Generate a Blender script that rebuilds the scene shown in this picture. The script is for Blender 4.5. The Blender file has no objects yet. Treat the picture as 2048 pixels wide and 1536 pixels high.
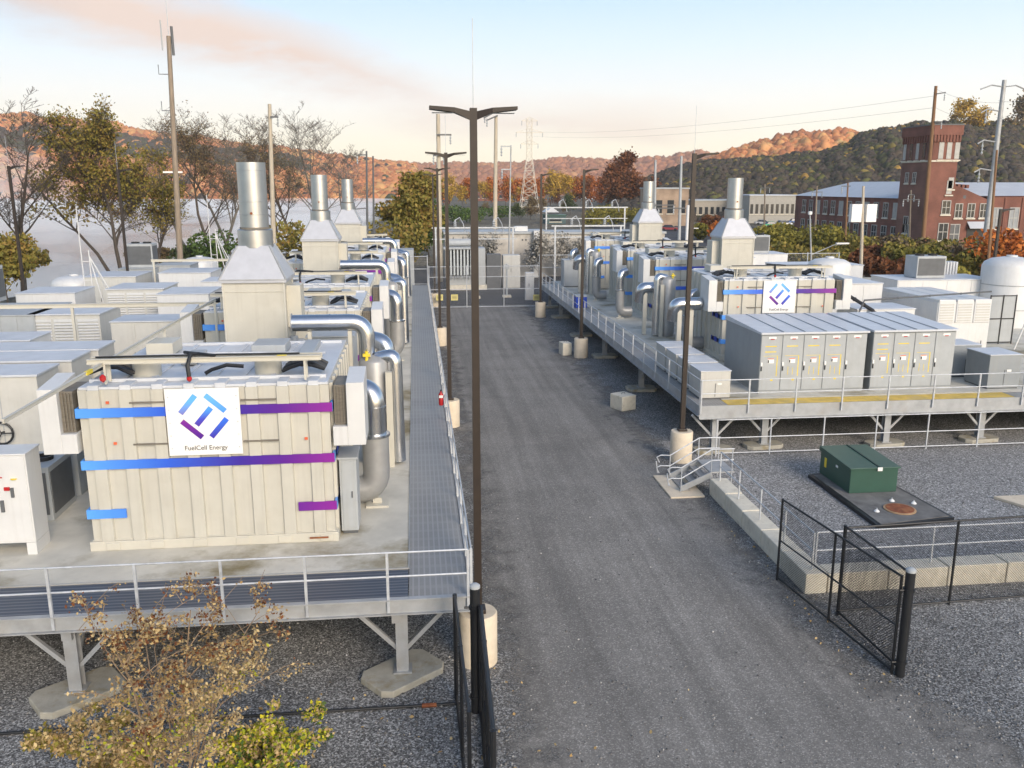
import bpy, math, random
import numpy as np
from mathutils import Vector, Matrix
R = math.radians
rnd = random.Random(7)
SC = bpy.context.scene
COL = SC.collection
# ------------------------------------------------------------ camera
CAMZ, YAW, PITCH, FPX = 10.5, R(6.30), R(12.94), 1731.0
cd = bpy.data.cameras.new('camera'); cam = bpy.data.objects.new('camera', cd); COL.objects.link(cam)
cam.location = (0, 0, CAMZ); cam.rotation_euler = (R(90) - PITCH, 0, -YAW)
cd.sensor_fit = 'HORIZONTAL'; cd.sensor_width = 36; cd.lens = 36 * FPX / 2048
cd.clip_start = .1; cd.clip_end = 9000
SC.camera = cam
# ------------------------------------------------------------ sky
SUN_EL, SUN_AZ = R(26), R(158)
EXPO = .62      # azimuth measured clockwise from +Y: behind the camera, a little right
W = bpy.data.worlds.new('World'); SC.world = W; W.use_nodes = True
nt = W.node_tree; nt.nodes.clear(); L = nt.links
def wn(t, **k):
    n = nt.nodes.new(t)
    for a, b in k.items(): setattr(n, a, b)
    return n
out = wn('ShaderNodeOutputWorld'); bg = wn('ShaderNodeBackground'); L.new(bg.outputs[0], out.inputs[0])
sky = wn('ShaderNodeTexSky'); sky.sky_type = 'NISHITA'; sky.sun_disc = False
sky.sun_elevation = SUN_EL; sky.sun_rotation = SUN_AZ; sky.altitude = 20; sky.air_density = 1.0; sky.dust_density = 1.3; sky.ozone_density = 1.0
bg.inputs['Strength'].default_value = .15
# thin warm cloud streaks in the sky (by direction)
tc = wn('ShaderNodeTexCoord'); sep = wn('ShaderNodeSeparateXYZ'); L.new(tc.outputs['Generated'], sep.inputs[0])
def mth(op, a=None, b=None, c=None, clamp=False):
    n = wn('ShaderNodeMath', operation=op); n.use_clamp = clamp
    for i, v in enumerate((a, b, c)):
        if v is None: continue
        if isinstance(v, (int, float)): n.inputs[i].default_value = v
        else: L.new(v, n.inputs[i])
    return n.outputs[0]
az = mth('ARCTAN2', sep.outputs[0], sep.outputs[1])          # 0 = +Y, grows to the right
el = mth('ARCSINE', sep.outputs[2])
mp = wn('ShaderNodeCombineXYZ'); L.new(az, mp.inputs[0]); L.new(mth('MULTIPLY', el, 3.4), mp.inputs[1])
no = wn('ShaderNodeTexNoise'); no.inputs['Scale'].default_value = 4.2; no.inputs['Detail'].default_value = 7; no.inputs['Roughness'].default_value = .60
L.new(mp.outputs[0], no.inputs['Vector'])
def streak(az0, el0, az1, el1, w0, w1):
    # soft band from (az0,el0) to (az1,el1)
    t = mth('DIVIDE', mth('SUBTRACT', az, az0), az1 - az0, clamp=True)
    ec = mth('MULTIPLY_ADD', t, el1 - el0, el0)
    ww = mth('MULTIPLY_ADD', t, w1 - w0, w0)
    wob = mth('MULTIPLY', mth('SUBTRACT', no.outputs[0], .5), .10)
    d = mth('ABSOLUTE', mth('SUBTRACT', mth('ADD', el, wob), ec))
    s = mth('SUBTRACT', 1.0, mth('DIVIDE', d, ww), clamp=True)
    tt = mth('DIVIDE', mth('SUBTRACT', az, az0), az1 - az0)
    ends = mth('MULTIPLY', mth('MULTIPLY_ADD', tt, 4.0, .6, clamp=True), mth('MULTIPLY', mth('SUBTRACT', 1.05, tt), 3.0, clamp=True), clamp=True)
    return mth('MULTIPLY', mth('SMOOTH_MIN', s, 1.0, .2), ends)
c1 = streak(R(-36), R(14.5), R(4), R(5.0), .085, .03)
c2 = streak(R(-1), R(4.4), R(21), R(3.4), .034, .022)
nf = mth('MULTIPLY_ADD', no.outputs[0], 2.8, -.45, clamp=True)
cm = mth('MULTIPLY', mth('MAXIMUM', c1, mth('MULTIPLY', c2, .42)), nf, clamp=True)
# morning sky colours low over the view, blending into the clear sky higher up
KS = 1.2 / (.15 * 2 ** EXPO)
rp_ = wn('ShaderNodeValToRGB'); cr_ = rp_.color_ramp
cols_ = [(0.0, (1.0, .88, .62)), (.10, (1.0, .93, .74)), (.20, (.93, .94, .90)), (.32, (.72, .86, .97)), (.46, (.50, .72, .94)), (1.0, (.30, .52, .86))]
cr_.elements[0].position = 0; cr_.elements[0].color = (*cols_[0][1], 1); cr_.elements[1].position = 1; cr_.elements[1].color = (*cols_[-1][1], 1)
for p_, c_ in cols_[1:-1]: e_ = cr_.elements.new(p_); e_.color = (*c_, 1)
L.new(mth('DIVIDE', el, R(26), clamp=True), rp_.inputs[0])
ks = wn('ShaderNodeVectorMath', operation='SCALE'); L.new(rp_.outputs[0], ks.inputs[0]); ks.inputs['Scale'].default_value = KS
fade = mth('MULTIPLY', mth('SUBTRACT', 1.0, mth('DIVIDE', mth('SUBTRACT', el, R(16)), R(14), clamp=True)), mth('SUBTRACT', 1.0, mth('DIVIDE', mth('SUBTRACT', mth('ABSOLUTE', az), R(70)), R(40), clamp=True)))
mv = wn('ShaderNodeMixRGB'); L.new(fade, mv.inputs[0]); L.new(sky.outputs[0], mv.inputs[1]); L.new(ks.outputs[0], mv.inputs[2])
cl = wn('ShaderNodeMixRGB'); L.new(mth('DIVIDE', mth('ADD', az, R(30)), R(12), clamp=True), cl.inputs[0]); cl.inputs[1].default_value = (.46 * KS, .48 * KS, .54 * KS, 1); cl.inputs[2].default_value = (.78 * KS, .63 * KS, .55 * KS, 1)
mc = wn('ShaderNodeMixRGB'); L.new(mth('MULTIPLY', cm, 1.25, clamp=True), mc.inputs[0]); L.new(mv.outputs[0], mc.inputs[1]); L.new(cl.outputs[0], mc.inputs[2])
L.new(mc.outputs[0], bg.inputs[0])
# ------------------------------------------------------------ sun
sd = bpy.data.lights.new('sun', 'SUN'); sun = bpy.data.objects.new('sun', sd); COL.objects.link(sun)
sd.energy = 1.5; sd.angle = R(22); sd.color = (1.0, .88, .74)
sun.rotation_euler = Vector((math.sin(SUN_AZ) * math.cos(SUN_EL), math.cos(SUN_AZ) * math.cos(SUN_EL), math.sin(SUN_EL))).to_track_quat('Z', 'Y').to_euler()
# ------------------------------------------------------------ exposure
SC.view_settings.view_transform = 'Standard'; SC.view_settings.look = 'None'
SC.view_settings.exposure = EXPO; SC.view_settings.gamma = 1
SC.render.engine = 'CYCLES'; SC.cycles.max_bounces = 6; SC.cycles.transparent_max_bounces = 12
SC.cycles.use_fast_gi = False; SC.cycles.volume_bounces = 2

# ------------------------------------------------------------ helpers: survey points
Mc = cam.rotation_euler.to_matrix()
def ray(px, py): return Mc @ Vector(((px - 1024) / FPX, -(py - 768) / FPX, -1))
def on(px, py, z=0.0):
    d = ray(px, py); t = (z - CAMZ) / d.z; return Vector((d.x * t, d.y * t, z))
def aty(px, py, Y):
    d = ray(px, py); t = Y / d.y; return Vector((d.x * t, Y, CAMZ + d.z * t))
def atx(px, py, X):
    d = ray(px, py); t = X / d.x; return Vector((X, d.y * t, CAMZ + d.z * t))
# ------------------------------------------------------------ helpers: materials
MATS = {}
def mat(name, col, rough=.6, metal=0.0, var=.12, scale=2.0, bump=0.0, bscale=20.0, stain=None, samt=.5, sscale=.8, spec=.5, stretch=(1, 1, 1), detail=5, alpha=1.0, streaks=0):
    if name in MATS: return MATS[name]
    m = bpy.data.materials.new(name); m.use_nodes = True; t = m.node_tree; N = t.nodes; K = t.links
    b = N['Principled BSDF']; b.inputs['Roughness'].default_value = rough; b.inputs['Metallic'].default_value = metal
    b.inputs['Specular IOR Level'].default_value = spec; b.inputs['Alpha'].default_value = alpha
    c = N.new('ShaderNodeTexCoord'); mpn = N.new('ShaderNodeMapping'); mpn.inputs['Scale'].default_value = stretch
    K.new(c.outputs['Object'], mpn.inputs[0])
    n = N.new('ShaderNodeTexNoise'); n.inputs['Scale'].default_value = scale; n.inputs['Detail'].default_value = detail; n.inputs['Roughness'].default_value = .6
    K.new(mpn.outputs[0], n.inputs['Vector'])
    r = N.new('ShaderNodeMapRange'); r.inputs[1].default_value = .3; r.inputs[2].default_value = .7; r.inputs[3].default_value = 1 - var; r.inputs[4].default_value = 1 + var
    K.new(n.outputs[0], r.inputs[0])
    x = N.new('ShaderNodeVectorMath'); x.operation = 'SCALE'; x.inputs[0].default_value = col; K.new(r.outputs[0], x.inputs['Scale'])
    cur = x.outputs[0]
    if stain:
        n2 = N.new('ShaderNodeTexNoise'); n2.inputs['Scale'].default_value = sscale; n2.inputs['Detail'].default_value = 6; n2.inputs['Roughness'].default_value = .65
        K.new(mpn.outputs[0], n2.inputs['Vector'])
        rr = N.new('ShaderNodeMapRange'); rr.inputs[1].default_value = .52; rr.inputs[2].default_value = .68; rr.inputs[3].default_value = 0; rr.inputs[4].default_value = samt; K.new(n2.outputs[0], rr.inputs[0])
        mx = N.new('ShaderNodeMixRGB'); K.new(rr.outputs[0], mx.inputs[0]); K.new(cur, mx.inputs[1]); mx.inputs[2].default_value = (*stain, 1); cur = mx.outputs[0]
    K.new(cur, b.inputs['Base Color'])
    if streaks:
        m2 = N.new('ShaderNodeMapping'); m2.inputs['Scale'].default_value = (7, 7, .35); K.new(c.outputs['Object'], m2.inputs[0])
        n4 = N.new('ShaderNodeTexNoise'); n4.inputs['Scale'].default_value = 1.4; n4.inputs['Detail'].default_value = 6; K.new(m2.outputs[0], n4.inputs['Vector'])
        r4 = N.new('ShaderNodeMapRange'); r4.inputs[1].default_value = .5; r4.inputs[2].default_value = .75; r4.inputs[3].default_value = 0; r4.inputs[4].default_value = streaks; K.new(n4.outputs[0], r4.inputs[0])
        x4 = N.new('ShaderNodeMixRGB'); K.new(r4.outputs[0], x4.inputs[0]); K.new(cur, x4.inputs[1]); x4.inputs[2].default_value = (.30, .27, .22, 1); K.new(x4.outputs[0], b.inputs['Base Color'])
    if bump:
        n3 = N.new('ShaderNodeTexNoise'); n3.inputs['Scale'].default_value = bscale; n3.inputs['Detail'].default_value = 4; K.new(mpn.outputs[0], n3.inputs['Vector'])
        bp = N.new('ShaderNodeBump'); bp.inputs['Strength'].default_value = bump; bp.inputs['Distance'].default_value = .02
        K.new(n3.outputs[0], bp.inputs['Height']); K.new(bp.outputs[0], b.inputs['Normal'])
    MATS[name] = m; return m
def nodes(name):
    m = bpy.data.materials.new(name); m.use_nodes = True; MATS[name] = m
    return m, m.node_tree.nodes, m.node_tree.links, m.node_tree.nodes['Principled BSDF']
def ramp(N, stops, interp='LINEAR'):
    r = N.new('ShaderNodeValToRGB'); cr = r.color_ramp; cr.interpolation = interp
    while len(cr.elements) > 1: cr.elements.remove(cr.elements[-1])
    cr.elements[0].position = stops[0][0]; cr.elements[0].color = (*stops[0][1], 1)
    for p, c in stops[1:]:
        e = cr.elements.new(p); e.color = (*c, 1)
    return r
# ------------------------------------------------------------ helpers: meshes
class MB:
    def __init__(s, o=(0, 0, 0)): s.v = []; s.f = []; s.o = Vector(o)
    def add(s, vs, fs):
        k = len(s.v); s.v += [tuple(Vector(v) - s.o) for v in vs]; s.f += [tuple(i + k for i in f) for f in fs]; return s
    def box(s, x0, y0, z0, x1, y1, z1):
        if x0 > x1: x0, x1 = x1, x0
        if y0 > y1: y0, y1 = y1, y0
        if z0 > z1: z0, z1 = z1, z0
        return s.add([(x0, y0, z0), (x1, y0, z0), (x1, y1, z0), (x0, y1, z0), (x0, y0, z1), (x1, y0, z1), (x1, y1, z1), (x0, y1, z1)],
                     [(0, 3, 2, 1), (4, 5, 6, 7), (0, 1, 5, 4), (1, 2, 6, 5), (2, 3, 7, 6), (3, 0, 4, 7)])
    def bar(s, p, q, w, h=None):
        h = h or w; p = Vector(p); q = Vector(q); d = (q - p).normalized()
        up = Vector((0, 0, 1)) if abs(d.z) < .95 else Vector((0, 1, 0))
        a = d.cross(up).normalized() * w / 2; b = a.cross(d).normalized() * h / 2
        vs = [p - a - b, p + a - b, p + a + b, p - a + b, q - a - b, q + a - b, q + a + b, q - a + b]
        return s.add(vs, [(0, 1, 2, 3), (7, 6, 5, 4), (0, 4, 5, 1), (1, 5, 6, 2), (2, 6, 7, 3), (3, 7, 4, 0)])
    def tube(s, pts, r, n=8, caps=True):
        pts = [Vector(p) for p in pts]; rs = r if isinstance(r, (list, tuple)) else [r] * len(pts)
        k = len(pts); vs = []; fs = []; a = None
        for i, p in enumerate(pts):
            d = (pts[min(i + 1, k - 1)] - pts[max(i - 1, 0)])
            if d.length < 1e-9: d = Vector((0, 0, 1))
            d.normalize()
            if a is None:
                a = d.cross(Vector((0, 0, 1)) if abs(d.z) < .9 else Vector((1, 0, 0))).normalized()
            else:
                a = (a - d * a.dot(d)); a = a.normalized() if a.length > 1e-6 else d.orthogonal().normalized()
            b = d.cross(a)
            for j in range(n):
                t = 2 * math.pi * j / n; vs.append(p + (a * math.cos(t) + b * math.sin(t)) * rs[i])
        for i in range(k - 1):
            for j in range(n): fs.append((i * n + j, i * n + (j + 1) % n, (i + 1) * n + (j + 1) % n, (i + 1) * n + j))
        if caps: fs.append(tuple(range(n - 1, -1, -1))); fs.append(tuple(range((k - 1) * n, k * n)))
        return s.add(vs, fs)
    def lathe(s, c, prof, n=24):      # prof = [(r,z)...] round a vertical axis at c
        vs = []; fs = []; k = len(prof); c = Vector(c)
        for r, z in prof:
            for j in range(n):
                t = 2 * math.pi * j / n; vs.append(c + Vector((r * math.cos(t), r * math.sin(t), z)))
        for i in range(k - 1):
            for j in range(n): fs.append((i * n + j, i * n + (j + 1) % n, (i + 1) * n + (j + 1) % n, (i + 1) * n + j))
        fs.append(tuple(range(n - 1, -1, -1))); fs.append(tuple(range((k - 1) * n, k * n)))
        return s.add(vs, fs)
    def prism(s, poly, z0, z1):
        n = len(poly); vs = [(x, y, z0) for x, y in poly] + [(x, y, z1) for x, y in poly]
        return s.add(vs, [tuple(range(n - 1, -1, -1)), tuple(range(n, 2 * n))] + [(i, (i + 1) % n, n + (i + 1) % n, n + i) for i in range(n)])
    def build(s, name, m, parent=None, bevel=0, smooth=False, angle=40):
        me = bpy.data.meshes.new(name); me.from_pydata(s.v, [], s.f); me.update()
        me.materials.append(m)
        if smooth:
            me.polygons.foreach_set('use_smooth', [True] * len(me.polygons))
            try: me.set_sharp_from_angle(angle=R(angle))
            except Exception: pass
        o = bpy.data.objects.new(name, me); COL.objects.link(o)
        if parent: o.parent = parent
        elif s.o.length: o.location = s.o
        if bevel:
            b = o.modifiers.new('bevel', 'BEVEL'); b.width = bevel; b.segments = 2; b.limit_method = 'ANGLE'; b.angle_limit = R(50)
        return o
def tag(o, label=None, cat=None, group=None, kind=None):
    if label: o['label'] = label
    if cat: o['category'] = cat
    if group: o['group'] = group
    if kind: o['kind'] = kind
    return o
def thing(name, label, cat, loc=(0, 0, 0), rz=0, group=None):
    o = bpy.data.objects.new(name, None); o.empty_display_size = .2; COL.objects.link(o); o.location = loc; o.rotation_euler = (0, 0, rz)
    return tag(o, label, cat, group)
def copy_tree(o, parent=None):
    c = o.copy(); COL.objects.link(c)
    if parent: c.parent = parent
    for ch in list(KIDS.get(o.name, [])) or [x for x in bpy.data.objects if x.parent == o]: copy_tree(ch, c)
    return c
KIDS = {}
def dup(src, label, loc, rz=None, group=None, scale=None):
    c = copy_tree(src); c.location = loc
    if rz is not None: c.rotation_euler = (0, 0, rz)
    if scale: c.scale = scale if isinstance(scale, (tuple, list)) else (scale,) * 3
    tag(c, label, None, group); return c
def fastmesh(name, V, F, m, parent=None, smooth=False, loc=None):
    # V (n,3) array, F (k,q) array of equal-sided faces
    me = bpy.data.meshes.new(name); q = F.shape[1]
    me.vertices.add(len(V)); me.vertices.foreach_set('co', np.asarray(V, np.float32).ravel())
    me.loops.add(F.size); me.loops.foreach_set('vertex_index', F.ravel().astype(np.int32))
    me.polygons.add(len(F)); me.polygons.foreach_set('loop_start', np.arange(0, F.size, q, dtype=np.int32))
    me.polygons.foreach_set('loop_total', np.full(len(F), q, np.int32))
    if smooth: me.polygons.foreach_set('use_smooth', np.ones(len(F), bool))
    me.update(calc_edges=True); me.validate(); me.materials.append(m)
    o = bpy.data.objects.new(name, me); COL.objects.link(o)
    if parent: o.parent = parent
    if loc is not None: o.location = loc
    return o
def text_mesh(name, body, size, m, parent, loc, rot, align='CENTER', ext=.003):
    cu = bpy.data.curves.new(name, 'FONT'); cu.body = body; cu.size = size; cu.align_x = align; cu.align_y = 'CENTER'; cu.extrude = ext
    to = bpy.data.objects.new(name, cu); COL.objects.link(to)
    dg = bpy.context.evaluated_depsgraph_get(); me = bpy.data.meshes.new_from_object(to.evaluated_get(dg))
    bpy.data.objects.remove(to); o = bpy.data.objects.new(name, me); COL.objects.link(o)
    me.materials.clear(); me.materials.append(m); o.parent = parent; o.location = loc; o.rotation_euler = rot
    return o

# ------------------------------------------------------------ materials
CREAM = mat('cream_paint', (.51, .49, .425), .5, var=.06, streaks=.2, scale=1.2, stain=(.40, .37, .30), samt=.22, sscale=1.6)
CREAM2 = mat('cream_trim', (.54, .515, .44), .45, var=.05)
WHITE = mat('white_paint', (.63, .63, .62), .42, var=.05, streaks=.12, scale=1.5, stain=(.55, .54, .5), samt=.2)
ROOFW = mat('pale_roof_metal', (.56, .58, .61), .4, var=.08, scale=1.5, stain=(.45, .45, .46), samt=.4)
BEIGE = mat('beige_enclosure_paint', (.53, .52, .48), .5, var=.06, streaks=.16, stain=(.42, .40, .35), samt=.2)
GREYCAB = mat('grey_enclosure_paint', (.27, .29, .30), .5, var=.07, streaks=.15)
GREYL = mat('light_grey_paint', (.38, .40, .41), .5, var=.07, streaks=.18)
GREYD = mat('dark_grey_metal', (.10, .105, .11), .55, var=.15)
BLACK = mat('black_coated_steel', (.012, .013, .015), .45, var=.2)
RUBBER = mat('black_hose', (.015, .016, .018), .5, var=.3)
BRONZE = mat('dark_bronze_steel', (.024, .015, .010), .5, var=.2, scale=4)
GALV = mat('galvanised_steel', (.50, .52, .54), .45, metal=.2, var=.15, scale=5, stain=(.30, .31, .32), samt=.5, sscale=3)
GALVL = mat('galvanised_beam', (.38, .39, .395), .5, metal=.25, var=.14, scale=2.5, stain=(.34, .32, .29), samt=.5, sscale=1.2)
ALU = mat('aluminium_cladding', (.62, .63, .65), .27, metal=1.0, var=.06, scale=3, bump=.06, bscale=6)
STEEL = mat('stack_steel', (.50, .50, .49), .42, metal=1.0, var=.07, scale=2.5, stain=(.38, .36, .33), samt=.4)
LAG = mat('grey_lagging', (.36, .36, .355), .45, metal=.35, var=.1, scale=3, stain=(.28, .27, .26), samt=.5)
HOPPER = mat('hopper_metal', (.47, .48, .51), .5, metal=.3, var=.06, scale=3)
CONC = mat('concrete_deck', (.56, .53, .455), .85, var=.16, scale=.9, stain=(.21, .17, .085), samt=.95, sscale=.33, bump=.2, bscale=14)
CONCB = mat('concrete_block', (.66, .61, .50), .85, var=.12, scale=3, stain=(.30, .26, .19), samt=.5, sscale=1.8, bump=.3, bscale=25)
CONCW = mat('concrete_pier', (.66, .565, .43), .85, var=.08, scale=3, stain=(.42, .34, .22), samt=.4, sscale=2)
FOOT = mat('footing_concrete', (.40, .375, .31), .9, var=.15, scale=3, stain=(.28, .22, .11), samt=.7, sscale=2.2, bump=.3)
RED = mat('red_paint', (.42, .012, .015), .4, var=.1)
YEL = mat('yellow_paint', (.75, .58, .04), .5, var=.1)
ORANGE = mat('orange_marker', (.7, .13, .05), .5)
YELSTRIP = mat('yellow_deck_paint', (.66, .46, .10), .7, var=.2, scale=2, stain=(.42, .38, .28), samt=.5, sscale=1.5)
BLUE = mat('blue_paint', (.012, .06, .42), .4, var=.1)
GREEN = mat('green_enclosure_paint', (.035, .090, .065), .42, var=.08, scale=2)
WHITEP = mat('white_sign', (.80, .79, .76), .5, var=.03)
LETTER = mat('dark_lettering', (.03, .03, .03), .6)
FILTER = mat('brown_filter_louver', (.17, .15, .12), .6, var=.25, scale=4, stretch=(1, 1, 8))
GLASS = mat('dark_glass', (.03, .035, .04), .15, var=.2)
RUST = mat('rusty_iron', (.24, .075, .03), .85, var=.3, scale=6, stain=(.38, .17, .06), samt=.8, sscale=2.5, bump=.3)
WOOD = mat('weathered_wood_pole', (.27, .215, .16), .85, var=.25, scale=2, stretch=(6, 6, .6))
WOODP = mat('pale_wood_pole', (.46, .40, .31), .85, var=.2, scale=2, stretch=(6, 6, .5))
WOODB = mat('brown_wood_pole', (.22, .12, .06), .85, var=.25, scale=2, stretch=(6, 6, .5))
TRUNK = mat('tree_bark', (.075, .06, .048), .9, var=.3, scale=4)
TRUNKG = mat('grey_tree_bark', (.16, .145, .125), .9, var=.3, scale=4)
YSIGN = mat('yellow_sign', (.66, .58, .22), .6, var=.1)

def gradmat(name, x0, x1, stops, axis=0, rough=.4):
    m, N, K, b = nodes(name); b.inputs['Roughness'].default_value = rough
    c = N.new('ShaderNodeTexCoord'); s = N.new('ShaderNodeSeparateXYZ'); K.new(c.outputs['Object'], s.inputs[0])
    r = N.new('ShaderNodeMapRange'); r.inputs[1].default_value = x0; r.inputs[2].default_value = x1; K.new(s.outputs[axis], r.inputs[0])
    q = ramp(N, stops); K.new(r.outputs[0], q.inputs[0]); K.new(q.outputs[0], b.inputs['Base Color']); return m
LB, MBL, IND, PUR, MAG = (.10, .34, .86), (.03, .11, .62), (.045, .02, .30), (.10, .012, .26), (.24, .016, .28)
STRIPE = gradmat('blue_to_purple_band', 0, 5.66, [(0, LB), (.33, MBL), (.62, IND), (.8, PUR), (1, MAG)])
STRSIDE = gradmat('dark_blue_side_band', 0, 1.5, [(0, (.09, .33, .80)), (.3, (.02, .07, .5)), (1, (.012, .02, .3))], axis=1)
LOGOV = gradmat('logo_vertical_fade', 2.75, 3.62, [(0, PUR), (.4, MAG), (1, (.12, .42, .9))], axis=2)
LOGOC = gradmat('logo_centre_fade', 2.95, 3.45, [(0, PUR), (.5, (.06, .07, .55)), (1, (.07, .33, .85))], axis=2)
LOGOB = gradmat('logo_light_blue', 3.1, 3.7, [(0, (.04, .20, .78)), (1, (.14, .44, .92))], axis=2)
LOGOD = gradmat('logo_deep_blue', 2.7, 3.2, [(0, (.05, .015, .35)), (1, (.03, .16, .75))], axis=2)
LOGOP = gradmat('logo_purple', 2.7, 3.2, [(0, (.06, .01, .26)), (1, (.22, .016, .30))], axis=2)

def groundmat(name, base, dark, light, vs, streak=None, rough=.9, patch=(.6, 1.35), pscale=.22, leafy=0):
    m, N, K, b = nodes(name); b.inputs['Roughness'].default_value = rough; b.inputs['Specular IOR Level'].default_value = .3
    c = N.new('ShaderNodeTexCoord')
    v = N.new('ShaderNodeTexVoronoi'); v.inputs['Scale'].default_value = vs; K.new(c.outputs['Object'], v.inputs['Vector'])
    sp = N.new('ShaderNodeSeparateColor'); K.new(v.outputs['Color'], sp.inputs[0])
    q = ramp(N, [(0, dark), (.55, base), (.85, light), (1, tuple(min(1, x * 1.5) for x in light))]); K.new(sp.outputs[0], q.inputs[0])
    n = N.new('ShaderNodeTexNoise'); n.inputs['Scale'].default_value = pscale; n.inputs['Detail'].default_value = 8; n.inputs['Roughness'].default_value = .62; K.new(c.outputs['Object'], n.inputs['Vector'])
    r = N.new('ShaderNodeMapRange'); r.inputs[1].default_value = .3; r.inputs[2].default_value = .7; r.inputs[3].default_value = patch[0]; r.inputs[4].default_value = patch[1]; K.new(n.outputs[0], r.inputs[0])
    x = N.new('ShaderNodeVectorMath'); x.operation = 'SCALE'; K.new(q.outputs[0], x.inputs[0]); K.new(r.outputs[0], x.inputs['Scale']); cur = x.outputs[0]
    if streak:
        mp_ = N.new('ShaderNodeMapping'); mp_.inputs['Scale'].default_value = (1.5, .055, 1); K.new(c.outputs['Object'], mp_.inputs[0])
        n2 = N.new('ShaderNodeTexNoise'); n2.inputs['Scale'].default_value = 1.3; n2.inputs['Detail'].default_value = 7; n2.inputs['Roughness'].default_value = .6; n2.inputs['Distortion'].default_value = .35; K.new(mp_.outputs[0], n2.inputs['Vector'])
        r2 = N.new('ShaderNodeMapRange'); r2.inputs[1].default_value = .36; r2.inputs[2].default_value = .68; r2.inputs[3].default_value = streak[0]; r2.inputs[4].default_value = streak[1]; K.new(n2.outputs[0], r2.inputs[0])
        x2 = N.new('ShaderNodeVectorMath'); x2.operation = 'SCALE'; K.new(cur, x2.inputs[0]); K.new(r2.outputs[0], x2.inputs['Scale']); cur = x2.outputs[0]
    K.new(cur, b.inputs['Base Color'])
    bp = N.new('ShaderNodeBump'); bp.inputs['Strength'].default_value = .4; bp.inputs['Distance'].default_value = .015
    K.new(v.outputs['Distance'], bp.inputs['Height']); K.new(bp.outputs[0], b.inputs['Normal'])
    return m
GRAVEL = groundmat('pebble_gravel', (.175, .172, .165), (.055, .054, .052), (.35, .345, .33), 34, patch=(.72, 1.25))
GRAVEL2 = groundmat('pale_pebble_gravel', (.25, .245, .235), (.12, .118, .113), (.40, .39, .375), 26, patch=(.85, 1.12))
ROAD = groundmat('packed_stone_dust', (.198, .186, .168), (.165, .155, .140), (.25, .236, .214), 40, streak=(.86, 1.22), patch=(.84, 1.16), pscale=.38)
def soften(m):      # ragged edges where stone dust thins out into the gravel
    N = m.node_tree.nodes; K = m.node_tree.links; b = N['Principled BSDF']
    c = N.new('ShaderNodeTexCoord'); s_ = N.new('ShaderNodeSeparateXYZ'); K.new(c.outputs['Object'], s_.inputs[0])
    def mm(op, a, b_):
        q = N.new('ShaderNodeMath'); q.operation = op
        for i, v in enumerate((a, b_)):
            if isinstance(v, (int, float)): q.inputs[i].default_value = v
            else: K.new(v, q.inputs[i])
        return q.outputs[0]
    n = N.new('ShaderNodeTexNoise'); n.inputs['Scale'].default_value = .9; n.inputs['Detail'].default_value = 9; n.inputs['Roughness'].default_value = .7; K.new(c.outputs['Object'], n.inputs['Vector'])
    wid = mm('MULTIPLY', mm('MAXIMUM', mm('SUBTRACT', 16.5, s_.outputs[1]), 0), .45)
    e = mm('MINIMUM', mm('SUBTRACT', s_.outputs[0], 1.0), mm('SUBTRACT', mm('ADD', wid, 10.3), s_.outputs[0]))
    q = N.new('ShaderNodeMath'); q.operation = 'ADD'; q.use_clamp = True; K.new(mm('MULTIPLY', e, .75), q.inputs[0]); K.new(mm('MULTIPLY', mm('SUBTRACT', n.outputs[0], .52), 4.0), q.inputs[1])
    K.new(q.outputs[0], b.inputs['Alpha'])
soften(ROAD)
YARD = groundmat('rough_ground', (.13, .11, .075), (.05, .045, .03), (.2, .17, .12), 3, patch=(.6, 1.4), pscale=.05)
LOT = groundmat('asphalt', (.06, .06, .062), (.045, .045, .047), (.085, .085, .088), 20, patch=(.7, 1.4))

def gratingmat():
    m, N, K, b = nodes('steel_grating'); b.inputs['Roughness'].default_value = .5; b.inputs['Metallic'].default_value = .0
    c = N.new('ShaderNodeTexCoord'); s = N.new('ShaderNodeSeparateXYZ'); K.new(c.outputs['Object'], s.inputs[0])
    def wave(sock, f):
        a = N.new('ShaderNodeMath'); a.operation = 'MULTIPLY'; a.inputs[1].default_value = f; K.new(sock, a.inputs[0])
        d = N.new('ShaderNodeMath'); d.operation = 'FRACT'; K.new(a.outputs[0], d.inputs[0])
        e = N.new('ShaderNodeMath'); e.operation = 'LESS_THAN'; e.inputs[1].default_value = .3; K.new(d.outputs[0], e.inputs[0]); return e.outputs[0]
    a, d = wave(s.outputs[0], 8.0), wave(s.outputs[1], 1.9)
    mx = N.new('ShaderNodeMath'); mx.operation = 'MAXIMUM'; K.new(a, mx.inputs[0])
    d2 = N.new('ShaderNodeMath'); d2.operation = 'MULTIPLY'; d2.inputs[1].default_value = .35; K.new(d, d2.inputs[0]); K.new(d2.outputs[0], mx.inputs[1])
    n = N.new('ShaderNodeTexNoise'); n.inputs['Scale'].default_value = .8; n.inputs['Detail'].default_value = 5; K.new(c.outputs['Object'], n.inputs['Vector'])
    mm = N.new('ShaderNodeMath'); mm.operation = 'MULTIPLY_ADD'; mm.inputs[1].default_value = .5; K.new(mx.outputs[0], mm.inputs[0]); K.new(n.outputs[0], mm.inputs[2])
    q = ramp(N, [(.2, (.205, .20, .19)), (.95, (.31, .305, .295))]); K.new(mm.outputs[0], q.inputs[0]); K.new(q.outputs[0], b.inputs['Base Color']); return m
GRATE = gratingmat()
GRATEF = gratingmat(); GRATEF.name = 'steel_grating_front'
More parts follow.
